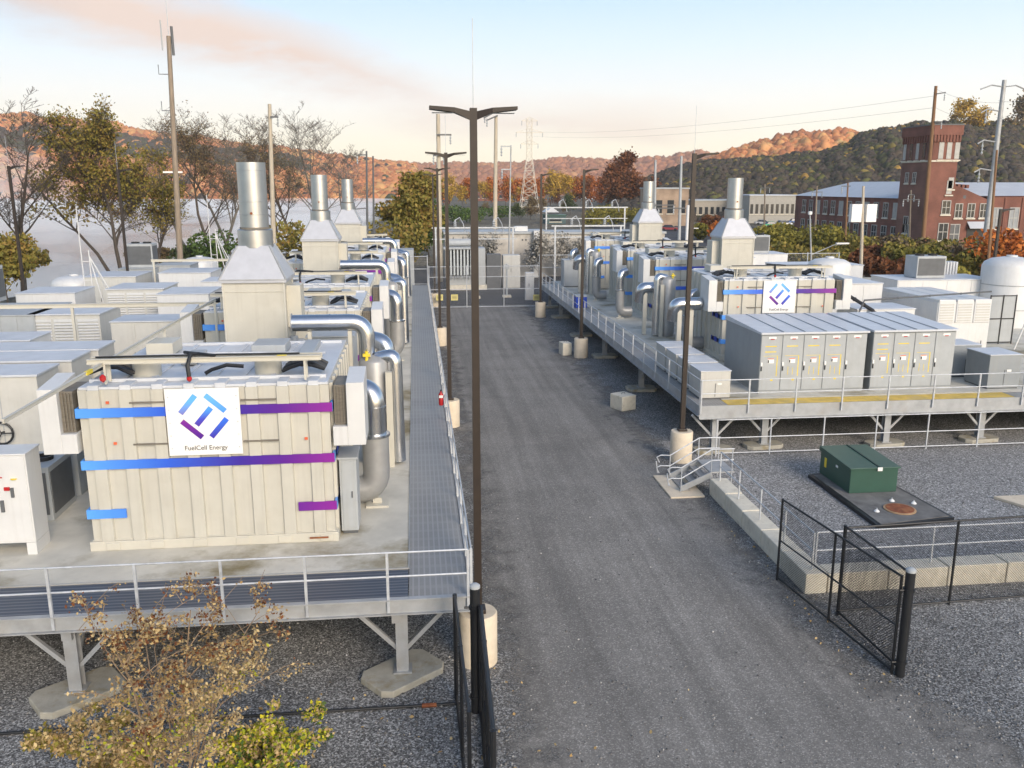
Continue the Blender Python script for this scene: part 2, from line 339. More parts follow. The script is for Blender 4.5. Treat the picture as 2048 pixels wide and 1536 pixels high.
def slatmat():
    m, N, K, b = nodes('blue_grey_grating'); b.inputs['Roughness'].default_value = .5; b.inputs['Metallic'].default_value = .3
    c = N.new('ShaderNodeTexCoord'); s = N.new('ShaderNodeSeparateXYZ'); K.new(c.outputs['Object'], s.inputs[0])
    a = N.new('ShaderNodeMath'); a.operation = 'MULTIPLY'; a.inputs[1].default_value = 7.2; K.new(s.outputs[1], a.inputs[0])
    d = N.new('ShaderNodeMath'); d.operation = 'FRACT'; K.new(a.outputs[0], d.inputs[0])
    q = ramp(N, [(.0, (.17, .19, .22)), (.45, (.06, .075, .105)), (.9, (.06, .075, .105)), (1, (.17, .19, .22))]); K.new(d.outputs[0], q.inputs[0]); K.new(q.outputs[0], b.inputs['Base Color']); return m
SLAT = slatmat()
def chainmat(name, col, pitch, thick, zaxis=2):
    m, N, K, b = nodes(name); b.inputs['Base Color'].default_value = (*col, 1); b.inputs['Roughness'].default_value = .5
    c = N.new('ShaderNodeTexCoord'); s = N.new('ShaderNodeSeparateXYZ'); K.new(c.outputs['Object'], s.inputs[0])
    def f(op):
        a = N.new('ShaderNodeMath'); a.operation = op; K.new(s.outputs[0], a.inputs[0]); K.new(s.outputs[2], a.inputs[1])
        e = N.new('ShaderNodeMath'); e.operation = 'DIVIDE'; e.inputs[1].default_value = pitch; K.new(a.outputs[0], e.inputs[0])
        g = N.new('ShaderNodeMath'); g.operation = 'FRACT'; K.new(e.outputs[0], g.inputs[0])
        h = N.new('ShaderNodeMath'); h.operation = 'LESS_THAN'; h.inputs[1].default_value = thick; K.new(g.outputs[0], h.inputs[0]); return h.outputs[0]
    x = N.new('ShaderNodeMath'); x.operation = 'MAXIMUM'; K.new(f('ADD'), x.inputs[0]); K.new(f('SUBTRACT'), x.inputs[1])
    K.new(x.outputs[0], b.inputs['Alpha']); return m
CHAINB = chainmat('black_chain_link', (.012, .013, .015), .07, .16)
CHAING = chainmat('galvanised_chain_link', (.34, .35, .36), .085, .055)

def leafmat(name, stops, rough=.7, trans=0.25):
    m, N, K, b = nodes(name); b.inputs['Roughness'].default_value = rough; b.inputs['Specular IOR Level'].default_value = .2
    g = N.new('ShaderNodeNewGeometry'); c = N.new('ShaderNodeTexCoord')
    n = N.new('ShaderNodeTexNoise'); n.inputs['Scale'].default_value = .45; n.inputs['Detail'].default_value = 3; K.new(c.outputs['Object'], n.inputs['Vector'])
    a = N.new('ShaderNodeMath'); a.operation = 'MULTIPLY_ADD'; a.inputs[1].default_value = .55; K.new(g.outputs['Random Per Island'], a.inputs[0])
    e = N.new('ShaderNodeMath'); e.operation = 'MULTIPLY_ADD'; e.inputs[1].default_value = 1.3; e.inputs[2].default_value = -.42; K.new(n.outputs[0], e.inputs[0]); K.new(e.outputs[0], a.inputs[2])
    q = ramp(N, stops); K.new(a.outputs[0], q.inputs[0]); K.new(q.outputs[0], b.inputs['Base Color'])
    return m
def rs(*c): return [(i / (len(c) - 1), x) for i, x in enumerate(c)]
LF_OLIVE = leafmat('olive_rust_leaves', rs((.09, .09, .02), (.19, .17, .035), (.28, .21, .05), (.28, .14, .05)))
LF_GREEN = leafmat('green_leaves', rs((.03, .055, .015), (.07, .12, .03), (.13, .17, .04)))
LF_DKGRN = leafmat('dark_green_leaves', rs((.03, .045, .02), (.055, .08, .03), (.10, .09, .035)))
LF_YEL = leafmat('yellow_autumn_leaves', rs((.20, .13, .02), (.42, .26, .035), (.62, .40, .06)))
LF_ORG = leafmat('orange_autumn_leaves', rs((.18, .05, .012), (.42, .12, .025), (.60, .22, .04)))
LF_RED = leafmat('russet_leaves', rs((.07, .03, .015), (.16, .06, .025), (.24, .10, .035)))
LF_YGR = leafmat('yellow_green_leaves', rs((.09, .085, .015), (.19, .17, .03), (.32, .26, .05)))
LF_TAN = leafmat('dead_tan_leaves', rs((.24, .14, .05), (.44, .32, .15), (.62, .50, .28)))
LF_LIME = leafmat('lime_leaves', rs((.12, .20, .02), (.40, .40, .03), (.62, .50, .03)))
LF_BRN = leafmat('dull_brown_scrub', rs((.08, .06, .04), (.15, .11, .07), (.22, .16, .08), (.16, .15, .05)))
def canopymat(name, stops, nscale=.006, bands=None):
    m, N, K, b = nodes(name); b.inputs['Roughness'].default_value = .9; b.inputs['Specular IOR Level'].default_value = .1
    g = N.new('ShaderNodeAttribute'); g.attribute_name = 'tint'; c = N.new('ShaderNodeTexCoord'); gi = N.new('ShaderNodeNewGeometry')
    n = N.new('ShaderNodeTexNoise'); n.inputs['Scale'].default_value = nscale; n.inputs['Detail'].default_value = 4; K.new(c.outputs['Object'], n.inputs['Vector'])
    a = N.new('ShaderNodeMath'); a.operation = 'MULTIPLY_ADD'; a.inputs[1].default_value = .55; K.new(g.outputs['Fac'], a.inputs[0])
    e = N.new('ShaderNodeMath'); e.operation = 'MULTIPLY_ADD'; e.inputs[1].default_value = 1.3; e.inputs[2].default_value = -.45; K.new(n.outputs[0], e.inputs[0]); K.new(e.outputs[0], a.inputs[2])
    q = ramp(N, stops); K.new(a.outputs[0], q.inputs[0])
    r = N.new('ShaderNodeMapRange'); r.inputs[3].default_value = .85; r.inputs[4].default_value = 1.15; K.new(gi.outputs['Random Per Island'], r.inputs[0])
    x = N.new('ShaderNodeVectorMath'); x.operation = 'SCALE'; K.new(q.outputs[0], x.inputs[0]); K.new(r.outputs[0], x.inputs['Scale'])
    K.new(x.outputs[0], b.inputs['Base Color'])
    return m
CAN_ORG = canopymat('sunlit_autumn_canopy', rs((.26, .13, .08), (.42, .17, .08), (.58, .24, .10), (.60, .34, .14), (.40, .28, .12)), .014)  # warm sunlight is mixed into the autumn leaf colours
CAN_FAR = canopymat('distant_russet_canopy', rs((.26, .13, .09), (.40, .18, .10), (.46, .26, .13)))
CAN_DRK = canopymat('leafless_and_shaded_canopy', rs((.045, .045, .043), (.068, .06, .052), (.085, .066, .052), (.07, .072, .04), (.06, .07, .036)))  # leafless brown, with hillside shade carried in the dark colour
CAN_MIX = canopymat('yellow_green_canopy', rs((.06, .07, .03), (.13, .13, .05), (.30, .20, .06), (.42, .22, .06)))

def brickmat(name, c1, c2, mortar, s=6.0):
    m, N, K, b = nodes(name); b.inputs['Roughness'].default_value = .9
    c = N.new('ShaderNodeTexCoord'); mp_ = N.new('ShaderNodeMapping'); K.new(c.outputs['Object'], mp_.inputs[0]); mp_.inputs['Rotation'].default_value = (R(90), 0, 0)
    br = N.new('ShaderNodeTexBrick'); br.inputs['Scale'].default_value = s; br.inputs['Color1'].default_value = (*c1, 1); br.inputs['Color2'].default_value = (*c2, 1); br.inputs['Mortar'].default_value = (*mortar, 1)
    br.inputs['Mortar Size'].default_value = .015; K.new(mp_.outputs[0], br.inputs['Vector'])
    n = N.new('ShaderNodeTexNoise'); n.inputs['Scale'].default_value = .35; n.inputs['Detail'].default_value = 6; K.new(c.outputs['Object'], n.inputs['Vector'])
    r = N.new('ShaderNodeMapRange'); r.inputs[1].default_value = .3; r.inputs[2].default_value = .7; r.inputs[3].default_value = .7; r.inputs[4].default_value = 1.3; K.new(n.outputs[0], r.inputs[0])
    x = N.new('ShaderNodeVectorMath'); x.operation = 'SCALE'; K.new(br.outputs[0], x.inputs[0]); K.new(r.outputs[0], x.inputs['Scale']); K.new(x.outputs[0], b.inputs['Base Color']); return m
BRICK = brickmat('red_brick', (.215, .085, .06), (.17, .068, .05), (.18, .105, .08), 4)
BRICKT = brickmat('tan_brick', (.36, .26, .18), (.30, .21, .15), (.3, .24, .18), 4)
WINF = mat('pale_window_frame', (.42, .41, .38), .6)
SLATE = mat('pale_blue_roof', (.47, .49, .52), .5, var=.1, scale=.6, stain=(.33, .36, .42), samt=.4, sscale=.3)
BLKWALL = mat('pale_block_wall', (.52, .48, .42), .9, var=.12, scale=.8, stain=(.30, .28, .25), samt=.7, sscale=.7)

# ------------------------------------------------------------ setting: ground, road, river
shore = [(-60, -120), (-60, 20), (-48, 60), (-38, 90), (-24, 128), (-10, 182), (-9, 240), (-12, 420), (-14, 700), (30, 900), (600, 900), (4000, 1500), (4000, -120)]
g = MB(); n_ = len(shore)
g.add([(x, y, 0) for x, y in shore], [tuple(range(n_ - 1, -1, -1))])
bank = [(x - (9 if i < 9 else 0), y + (9 if i > 8 else 0), -3.3) for i, (x, y) in enumerate(shore)]
g.add([(x, y, 0) for x, y in shore] + bank, [(i, i + 1, n_ + i + 1, n_ + i) for i in range(n_ - 1)])
tag(g.build('ground', YARD), kind='structure')
gp = MB(); gp.add([(-40, 3, .004), (60, 3, .004), (60, 79, .004), (-36, 79, .004)], [(0, 1, 2, 3)])
tag(gp.build('gravel_ground', GRAVEL), kind='structure')
gr = MB()
# inner pale gravel beside the block wall
gr.add([(10.0, 20.2, .008), (45, 20.2, .008), (45, 34, .008), (10.0, 34, .008)], [(0, 1, 2, 3)])
tag(gr.build('pale_gravel_ground', GRAVEL2), kind='structure')
rd = MB(); rp = []
lx = lambda y: .7
rx = lambda y: 10.9 + max(0, 16.5 - y) * .5
ys = [4 + i * .75 for i in range(97)]
vs = [(lx(y), y, .012) for y in ys] + [(rx(y), y, .012) for y in ys]
rd.add(vs, [(i, 97 + i, 98 + i, i + 1) for i in range(96)])
tag(rd.build('road', ROAD), kind='structure')
lt = MB(); lt.add([(-2, 77, .02), (30, 77, .02), (32, 116, .02), (0, 116, .02)], [(0, 1, 2, 3)])
tag(lt.build('asphalt_yard', LOT), kind='structure')
lt = MB(); lt.add([(40, 150, .02), (74, 150, .02), (90, 235, .02), (45, 235, .02)], [(0, 1, 2, 3)])
tag(lt.build('car_park', LOT), kind='structure')
def watermat():
    m, N, K, b = nodes('river_water'); b.inputs['Base Color'].default_value = (.10, .12, .14, 1); b.inputs['Roughness'].default_value = .12; b.inputs['Specular IOR Level'].default_value = .8
    c = N.new('ShaderNodeTexCoord'); mp_ = N.new('ShaderNodeMapping'); mp_.inputs['Scale'].default_value = (.35, .9, 1); K.new(c.outputs['Object'], mp_.inputs[0])
    n = N.new('ShaderNodeTexNoise'); n.inputs['Scale'].default_value = 1.2; n.inputs['Detail'].default_value = 5; K.new(mp_.outputs[0], n.inputs['Vector'])
    bp = N.new('ShaderNodeBump'); bp.inputs['Strength'].default_value = .12; bp.inputs['Distance'].default_value = .2; K.new(n.outputs[0], bp.inputs['Height']); K.new(bp.outputs[0], b.inputs['Normal']); return m
wm = MB(); wm.add([(-2500, -300, -3), (700, -300, -3), (700, 3500, -3), (-2500, 3500, -3)], [(0, 1, 2, 3)])
tag(wm.build('water', watermat()), kind='structure')

# hills: a sloping ground plus one mass of canopy on each
def blob():
    import bmesh
    bm = bmesh.new(); bmesh.ops.create_icosphere(bm, subdivisions=2, radius=1)
    v = np.array([x.co[:] for x in bm.verts]); f = np.array([[q.index for q in p.verts] for p in bm.faces]); bm.free(); return v, f
BV, BF = blob()
def canopy(name, pts, sizes, m, seed, label, per=44):
    rg = np.random.default_rng(seed); P = np.array(pts); S = np.asarray(sizes); n = len(P)
    tint = rg.uniform(0, 1, n)
    d = rg.normal(size=(n, per, 3)); d /= np.linalg.norm(d, axis=2)[..., None]; d[..., 2] = np.abs(d[..., 2]) * 1.25 - .25
    rad = rg.uniform(.65, 1.08, (n, per, 1)) * S[:, None, None]
    sq = np.stack([rg.uniform(.75, 1.15, n), rg.uniform(.75, 1.15, n), rg.uniform(.8, 1.5, n)], 1)[:, None, :]
    C = P[:, None, :] + d * rad * sq
    a = np.cross(d, rg.normal(size=(n, per, 3))); a /= np.linalg.norm(a, axis=2)[..., None] + 1e-9
    b = np.cross(d, a) + d * rg.normal(0, .22, (n, per, 1)); s = S[:, None, None] * rg.uniform(.07, .17, (n, per, 1))
    V = np.stack([C - a * s, C - b * s * .8, C + a * s, C + b * s * .8], 2).reshape(-1, 3); F = np.arange(len(V)).reshape(-1, 4)
    o = fastmesh(name, V, F, m); at = o.data.attributes.new('tint', 'FLOAT', 'POINT'); at.data.foreach_set('value', np.repeat(tint, per * 4).astype(np.float32))
    # rounded crown volumes under the leaf flecks, joined into the same mass
    nv = len(BV); j = 1 + rg.normal(0, .07, (n, nv, 1)); Vb = (BV[None] * j * S[:, None, None] * .95 * sq + P[:, None, :]).reshape(-1, 3)
    Fb = (BF[None] + (np.arange(n) * nv)[:, None, None]).reshape(-1, 3)
    bo = fastmesh(name + '_crowns', Vb, Fb, m, smooth=True); at = bo.data.attributes.new('tint', 'FLOAT', 'POINT'); at.data.foreach_set('value', np.repeat(np.asarray(tint), nv).astype(np.float32)); bo.parent = o; bo.name = 'crowns'
    return tag(o, label, 'trees', None, 'stuff')
def hill(name, ridge, Yr, Yb, zb, mats, n, size, seed, label, gm=None):
    rg = np.random.default_rng(seed)
    R_ = [aty(px, py, Yr) for px, py in ridge]; B_ = [Vector((aty(px, 372, Yb).x, Yb, zb)) for px, py in ridge]
    K_ = [Vector((aty(px, 372, Yr * 1.6).x, Yr * 1.6, zb)) for px, py in ridge]
    NS = 24; NU = 120; vs = []
    def lerp(Ls, u):
        t = u * (len(Ls) - 1); i = min(int(t), len(Ls) - 2); return Ls[i].lerp(Ls[i + 1], t - i)
    def surf(u, w):    # w 0 base .. 1 ridge .. 1.5 behind
        b, r = lerp(B_, u), lerp(R_, u)
        if w <= 1:
            q = b.lerp(r, w); q.z = b.z + (r.z - b.z) * (math.sin((w - .5) * math.pi) * .5 + .5) ** .8
        else: q = r.lerp(lerp(K_, u), (w - 1) * 2)
        q.z += (math.sin(u * 37 + w * 9) + math.sin(u * 83 + w * 5)) * (r.z - zb) * .02 * min(1, w * 2) * (1 if w < .95 else 0)
        return q
    ws = [i / NS for i in range(NS + 1)] + [1.25, 1.5]
    for w in ws:
        for j in range(NU + 1): vs.append(surf(j / NU, w)[:])
    fs = [(i * (NU + 1) + j, i * (NU + 1) + j + 1, (i + 1) * (NU + 1) + j + 1, (i + 1) * (NU + 1) + j) for i in range(len(ws) - 1) for j in range(NU)]
    h = MB(); h.add(vs, fs); tag(h.build(name, gm or YARD, smooth=True), kind='structure')
    per = [[] for _ in mats]
    for i in range(n):
        u, w = rg.uniform(), rg.uniform(0, 1.04) ** .9
        q = surf(u, w)
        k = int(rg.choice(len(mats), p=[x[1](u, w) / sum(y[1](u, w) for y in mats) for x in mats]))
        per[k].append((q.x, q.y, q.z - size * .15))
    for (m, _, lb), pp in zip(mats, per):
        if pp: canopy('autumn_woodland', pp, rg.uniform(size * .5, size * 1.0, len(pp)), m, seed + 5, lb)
one = lambda u, w: 1.0
DARKG = mat('leaf_litter_ground', (.075, .062, .05), .95, var=.3, scale=.02)
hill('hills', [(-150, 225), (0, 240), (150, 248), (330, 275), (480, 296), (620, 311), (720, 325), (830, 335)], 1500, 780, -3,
     [(CAN_ORG, lambda u, w: 1 if not (.40 < w < .64 and u < .72) else .12, 'orange woodland coloured as lit covering the far riverbank hill'), (CAN_DRK, lambda u, w: .06 if not (.40 < w < .64 and u < .72) else 1, 'dull woodland band coloured as shade across the far riverbank hill')],  # mid-slope band paints a shadow by switching to the dark canopy
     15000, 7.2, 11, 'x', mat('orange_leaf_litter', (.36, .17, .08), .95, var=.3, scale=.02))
hill('far_hills', [(760, 338), (880, 336), (960, 336), (1060, 334), (1120, 326), (1180, 328), (1260, 330), (1340, 322), (1400, 312), (1500, 335)], 2100, 1200, 0,
     [(CAN_FAR, one, 'hazy russet woodland on the low hills behind the lattice tower')], 4500, 13, 21, 'x', mat('orange_leaf_litter', (.36, .17, .08)))
hill('orange_hill', [(1380, 345), (1440, 318), (1500, 298), (1560, 283), (1640, 274), (1700, 272), (1800, 300), (1850, 360)], 900, 640, 0,
     [(CAN_ORG, one, 'orange woodland coloured as sunlit on the hill left of the brick tower')], 2600, 7, 31, 'x', mat('orange_leaf_litter', (.36, .17, .08)))
hill('wooded_hill', [(1230, 372), (1300, 360), (1370, 336), (1450, 326), (1560, 320), (1640, 312), (1700, 292), (1740, 272), (1800, 260), (1870, 256), (1960, 256), (2048, 256), (2200, 250), (2400, 255)], 520, 250, 0,
     [(CAN_DRK, lambda u, w: 1 if w < .93 else .3, 'dark leafless woodland on the hillside behind the brick factory'), (CAN_MIX, lambda u, w: .10 if w < .93 else (.9 if u > .4 else .1), 'yellow green and orange trees dotted over the dark hillside')], 12500, 2.8, 41, 'x', DARKG)  # shaded slope and sunlit crest are set through the canopy colours

# ------------------------------------------------------------ trees
def skeleton(rg, h, spread, lean=(0, 0), levels=3, trunk=.35, nb=7, r0=.18, up=.35, fork=.3, rmin=.012):
    tb = MB(); tips = []
    def grow(p, d, ln, r, lev):
        pts = [p]; q = p; dd = d.copy(); k = 4
        for i in range(k):
            dd = (dd + Vector((rg.uniform(-1, 1), rg.uniform(-1, 1), rg.uniform(-.5, 1) * up)) * .22).normalized()
            q = q + dd * ln / k; pts.append(q)
        rr = [max(r * (1 - .75 * i / k), rmin * .6) for i in range(k + 1)]
        tb.tube(pts, rr, n=6 if lev == 0 else (4 if lev == 1 else 3), caps=False)
        if lev >= 1: tips.extend(pts[2:] if lev > 1 else pts[3:])
        if lev < levels:
            nn = nb if lev == 0 else max(3, nb - 2 * lev)
            for i in range(nn):
                t = rg.uniform(trunk if lev == 0 else .25, 1.0); j = min(int(t * k), k - 1); s = pts[j].lerp(pts[j + 1], t * k - j)
                a = rg.uniform(0, 2 * math.pi); el_ = rg.uniform(.15, .9) if lev == 0 else rg.uniform(-.1, .8)
                nd = (Vector((math.cos(a) * math.cos(el_), math.sin(a) * math.cos(el_), math.sin(el_))) + dd * .6).normalized()
                grow(s, nd, ln * (spread if lev == 0 else .55) * rg.uniform(.6, 1.1) * (1.15 - .45 * t), max(rr[j] * .5, rmin), lev + 1)
    grow(Vector((0, 0, 0)), Vector((lean[0], lean[1], 1)).normalized(), h, r0, 0)
    return tb, tips
def leaves(name, tips, per, sz, jit, m, parent, seed, droop=0):
    rg = np.random.default_rng(seed); P = np.array([t[:] for t in tips]); P = np.repeat(P, per, 0) + rg.normal(0, jit, (len(P) * per, 3)) + np.array([0, 0, -droop])
    n = len(P); a = rg.normal(size=(n, 3)); a /= np.linalg.norm(a, axis=1)[:, None]; b = np.cross(a, rg.normal(size=(n, 3))); b /= np.linalg.norm(b, axis=1)[:, None] + 1e-9
    s = sz * rg.uniform(.5, 1.3, (n, 1)); A = a * s; B = b * s * .7
    V = np.stack([P - A, P - B * .9 + A * .1, P + A, P + B], 1).reshape(-1, 3); F = np.arange(n * 4).reshape(-1, 4)
    return fastmesh(name, V, F, m, parent)
TREES = {}
def tree(label, loc, h, spread=.5, leaf=None, per=5, sz=.35, jit=.5, seed=1, bark=None, lean=(0, 0), trunk=.3, nb=8, r0=None, group=None, levels=3, name='tree', cat='tree', up=.35, key=None, rz=0, rmin=.012):
    k = (key, h, spread, leaf.name if leaf else '', seed)
    if key and k in TREES: return dup(TREES[k], label, loc, rz, group)
    t = thing(name, label, cat, loc, rz, group); rg = random.Random(seed)
    tb, tips = skeleton(rg, h, spread, lean, levels, trunk, nb, r0 or h * .016, up, rmin=rmin)
    tb.build('trunk', bark or TRUNK, t)
    if leaf: leaves('crown', tips, per, sz, jit, leaf, t, seed)
    TREES[k] = t; return t
def bush(label, loc, r, hgt, leaf, seed, n=900, sz=.25, group=None, name='bush', cat='bush'):
    # irregular mound of leaf clumps over stems
    t = thing(name, label, cat, loc, 0, group); rg = np.random.default_rng(seed); tips = []
    st = MB()
    nc = 9
    for i in range(nc):
        a = rg.uniform(0, 6.28); d = rg.uniform(0, .7) * r; c = np.array([math.cos(a) * d, math.sin(a) * d, rg.uniform(.35, .8) * hgt])
        st.tube([(c[0] * .3, c[1] * .3, 0), tuple(c * .6), tuple(c)], [.05, .03, .015], n=4)
        q = rg.normal(size=(n // nc, 3)); q /= np.linalg.norm(q, axis=1)[:, None]; q *= rg.uniform(.55, 1.0, (n // nc, 1)) ** .5
        tips += list(c + q * np.array([r * .45, r * .45, hgt * .33]))
    st.build('stems', TRUNK, t)
    P = [Vector(p) for p in tips if p[2] > .02]
    leaves('foliage', P, 1, sz, .05, leaf, t, seed); return t

# ------------------------------------------------------------ platforms
DZ = 2.0
def footing(parent, x, y, sx, sy, rz=0.0, h=.16):
    m = MB(); c, s = math.cos(rz), math.sin(rz); k = .18
    pl = [(-sx + k, -sy), (sx - k, -sy), (sx, -sy + k), (sx, sy - k), (sx - k, sy), (-sx + k, sy), (-sx, sy - k), (-sx, -sy + k)]
    m.prism([(x + a * c - b * s, y + a * s + b * c) for a, b in pl], 0.0, h); return m.build('footing', FOOT, parent, bevel=.02)
def column(parent, x, y, ztop, br=((1, 0), (-1, 0), (0, 1))):
    m = MB(); w = .13
    m.box(x - w, y - w, .17, x + w, y - w + .025, ztop); m.box(x - w, y + w - .025, .17, x + w, y + w, ztop); m.box(x - .012, y - w + .025, .17, x + .012, y + w - .025, ztop)
    m.box(x - .2, y - .2, .16, x + .2, y + .2, .19)
    m.build('column', GALVL, parent)
    for dx, dy in br:
        b = MB(); b.bar((x + dx * .1, y + dy * .1, ztop - .95), (x + dx * .95, y + dy * .95, ztop - .06), .09, .09); b.build('brace', GALVL, parent)
LP = thing('platform', 'long raised steel and concrete platform left of the road', 'platform', (0, 0, 0))
m = MB(); m.box(-26, 18.4, 1.86, -.34, 78, 2.0); m.build('concrete_deck', CONC, LP)
m = MB(); m.box(-.32, 17.0, 1.93, .97, 76, 1.99); m.build('side_grating', GRATE, LP)
m = MB(); m.box(-26, 17.0, 1.93, -.34, 18.38, 1.99)
m.build('front_grating', SLAT, LP)
m = MB()      # front channel beam and side beam
m.box(-26, 16.92, 1.66, 1.03, 16.98, 2.02); m.box(-26, 16.84, 1.66, 1.03, 16.92, 1.685); m.box(-26, 16.84, 1.985, 1.03, 16.92, 2.02)
m.box(.98, 16.98, 1.66, 1.03, 76, 2.02); m.box(1.03, 16.92, 1.66, 1.1, 76, 1.685)
m.box(-26, 18.385, 2.0, -.33, 18.40, 2.03); m.box(-.34, 18.4, 1.99, -.32, 76, 2.03)
m.build('edge_beam', GALVL, LP)
m = MB()
for yy in range(20, 77, 6): m.box(-26, yy - .08, 1.5, .9, yy + .08, 1.85)
for xx in (-.6, -7.3, -14, -21): m.box(xx - .1, 17.0, 1.4, xx + .1, 76, 1.65)
m.build('floor_beams', GALVL, LP)
for i, xx in enumerate((-.5, -7.3, -14, -21)):
    for yy in (17.25, 24, 31, 38, 45, 52, 59, 66, 73):
        if xx < -8 and yy > 18: continue
        if xx < -1 and yy > 40: continue
        footing(LP, xx, yy, .85, .55, R(38) if yy < 18 else R(20)); column(LP, xx, yy, 1.64, ((1, 0), (-1, 0), (0, 1)) if yy < 18 else ((0, 1), (0, -1)))
RP = thing('platform', 'raised steel and concrete platform right of the road', 'platform', (0, 0, 0))
m = MB(); m.box(12.2, 33.0, 1.86, 52, 78, 2.0); m.build('concrete_deck', CONC, RP)
m = MB(); m.box(11.0, 32.0, 1.93, 12.18, 76, 1.99); m.build('side_grating', GRATE, RP)
m = MB(); m.box(12.2, 32.1, 1.93, 24.4, 32.98, 1.995); m.build('yellow_walkway', YELSTRIP, RP)
m = MB(); m.box(24.42, 32.1, 1.93, 52, 32.98, 1.995); m.build('front_grating', GRATEF, RP)
m = MB(); m.box(10.95, 31.95, 1.5, 52, 32.0, 2.03); m.box(10.95, 31.88, 1.5, 52, 31.95, 1.525); m.box(10.95, 32.0, 1.62, 11.0, 76, 2.03); m.box(10.88, 31.95, 1.62, 10.95, 76, 1.645)
m.box(12.2, 32.985, 2.0, 52, 33.0, 2.05)
m.build('edge_beam', GALVL, RP)
m = MB()
for yy in range(35, 77, 6): m.box(11, yy - .08, 1.5, 52, yy + .08, 1.85)
m.build('floor_beams', GALVL, RP)
for xx, yy in [(11.75, 32.4), (14.0, 32.8), (19.1, 32.5), (23.4, 32.7), (28.5, 32.6), (34, 32.6), (16.5, 38), (20.5, 38), (25, 38), (13.5, 38)]:
    footing(RP, xx, yy, .8 if yy < 33 else .5, .4, R(6)); column(RP, xx, yy, 1.62, ((1, 0), (-1, 0)))
for yy in (43.3, 52.3, 60.2, 69, 75): footing(RP, 11.6, yy, .75, .55); column(RP, 11.6, yy, 1.62, ((0, 1), (0, -1)))

def railing(name, label, pts, h=1.07, post=.055, sp=1.55, mt=None, rails=(1.0, .5), z=2.0, toe=False, r=.021, zoff=0.0, group=None):
    o = pts[0]; t = thing(name, label, 'railing', (o[0], o[1], z), 0, group); mt = mt or GALV
    P = [Vector((p[0] - o[0], p[1] - o[1], (p[2] if len(p) > 2 else z) - z)) for p in pts]
    for k, f in enumerate(rails):
        mb = MB(); mb.tube([p + Vector((0, 0, h * f)) for p in P], r, n=6); mb.build('top_rail' if k == 0 else ('mid_rail' if k == 1 else 'bottom_rail'), mt, t)
    for a, b in zip(P[:-1], P[1:]):
        n = max(1, round((b - a).length / sp))
        for i in range(n + (1 if b is P[-1] else 0)):
            q = a.lerp(b, i / n); mb = MB(); mb.box(q.x - post / 2, q.y - post / 2, q.z - .28 + zoff, q.x + post / 2, q.y + post / 2, q.z + h); mb.build('post', mt, t)
    return t
railing('guard_rail', 'galvanised guard rail along the near front edge of left platform', [(-20.9, 16.88), (.93, 16.88)], sp=1.72)
railing('guard_rail', 'galvanised guard rail down the road side of left platform', [(1.0, 16.92), (1.0, 75)], sp=2.0)
railing('guard_rail', 'galvanised guard rail along the front edge of right platform', [(10.98, 31.9), (40, 31.9)], sp=1.95)
railing('guard_rail', 'galvanised guard rail down the road side of right platform', [(10.95, 31.95), (10.95, 75)], sp=2.2)

# ------------------------------------------------------------ fuel cell modules
def corr(x0, y0, x1, y1, pitch=.708, d=.075):
    # corrugated outline, counter-clockwise, ribs stand proud by d
    P = []
    def side(a, b, nx, ny):
        L_ = math.hypot(b[0] - a[0], b[1] - a[1]); n = max(1, round(L_ / pitch)); ux, uy = (b[0] - a[0]) / L_, (b[1] - a[1]) / L_; s = L_ / n
        for i in range(n):
            for t, o in ((0.0, 0), (.28, 0), (.31, 1), (.69, 1), (.72, 0)):
                q = (i + t) * s; P.append((a[0] + ux * q + nx * o * d, a[1] + uy * q + ny * o * d))
    side((x0, y0), (x1, y0), 0, -1); side((x1, y0), (x1, y1), 1, 0); side((x1, y1), (x0, y1), 0, 1); side((x0, y1), (x0, y0), -1, 0)
    return P
MW, MD, MH = 5.66, 5.7, 4.06
def hood(t, s, cx):
    # white L-shaped vent hood with a brown louvered filter, s=+1 right side, -1 left side; cx = shell face
    x = lambda a: cx + s * a
    m = MB(); m.box(x(.36), -.14, 2.45, x(.78), 1.1, 3.98); m.box(x(.02), -.14, 2.45, x(.36), 1.1, 2.92)
    vs = [(x(.36), -.14, 3.98), (x(.78), -.14, 3.98), (x(.78), 1.1, 4.12), (x(.36), 1.1, 4.12), (x(.36), 1.1, 3.98), (x(.78), 1.1, 3.98)]
    m.add(vs, [(0, 1, 2, 3), (0, 3, 4), (1, 5, 2), (3, 2, 5, 4)])
    h_ = m.build('vent_hood', WHITE, t, bevel=.012)
    f = MB(); f.box(x(.06), .02, 2.93, x(.35), 1.05, 3.9)
    for i in range(4): f.box(x(.06 + i * .07), -.02, 2.96, x(.085 + i * .07), .02, 3.86)
    f.build('filter', FILTER, h_)
    return h_
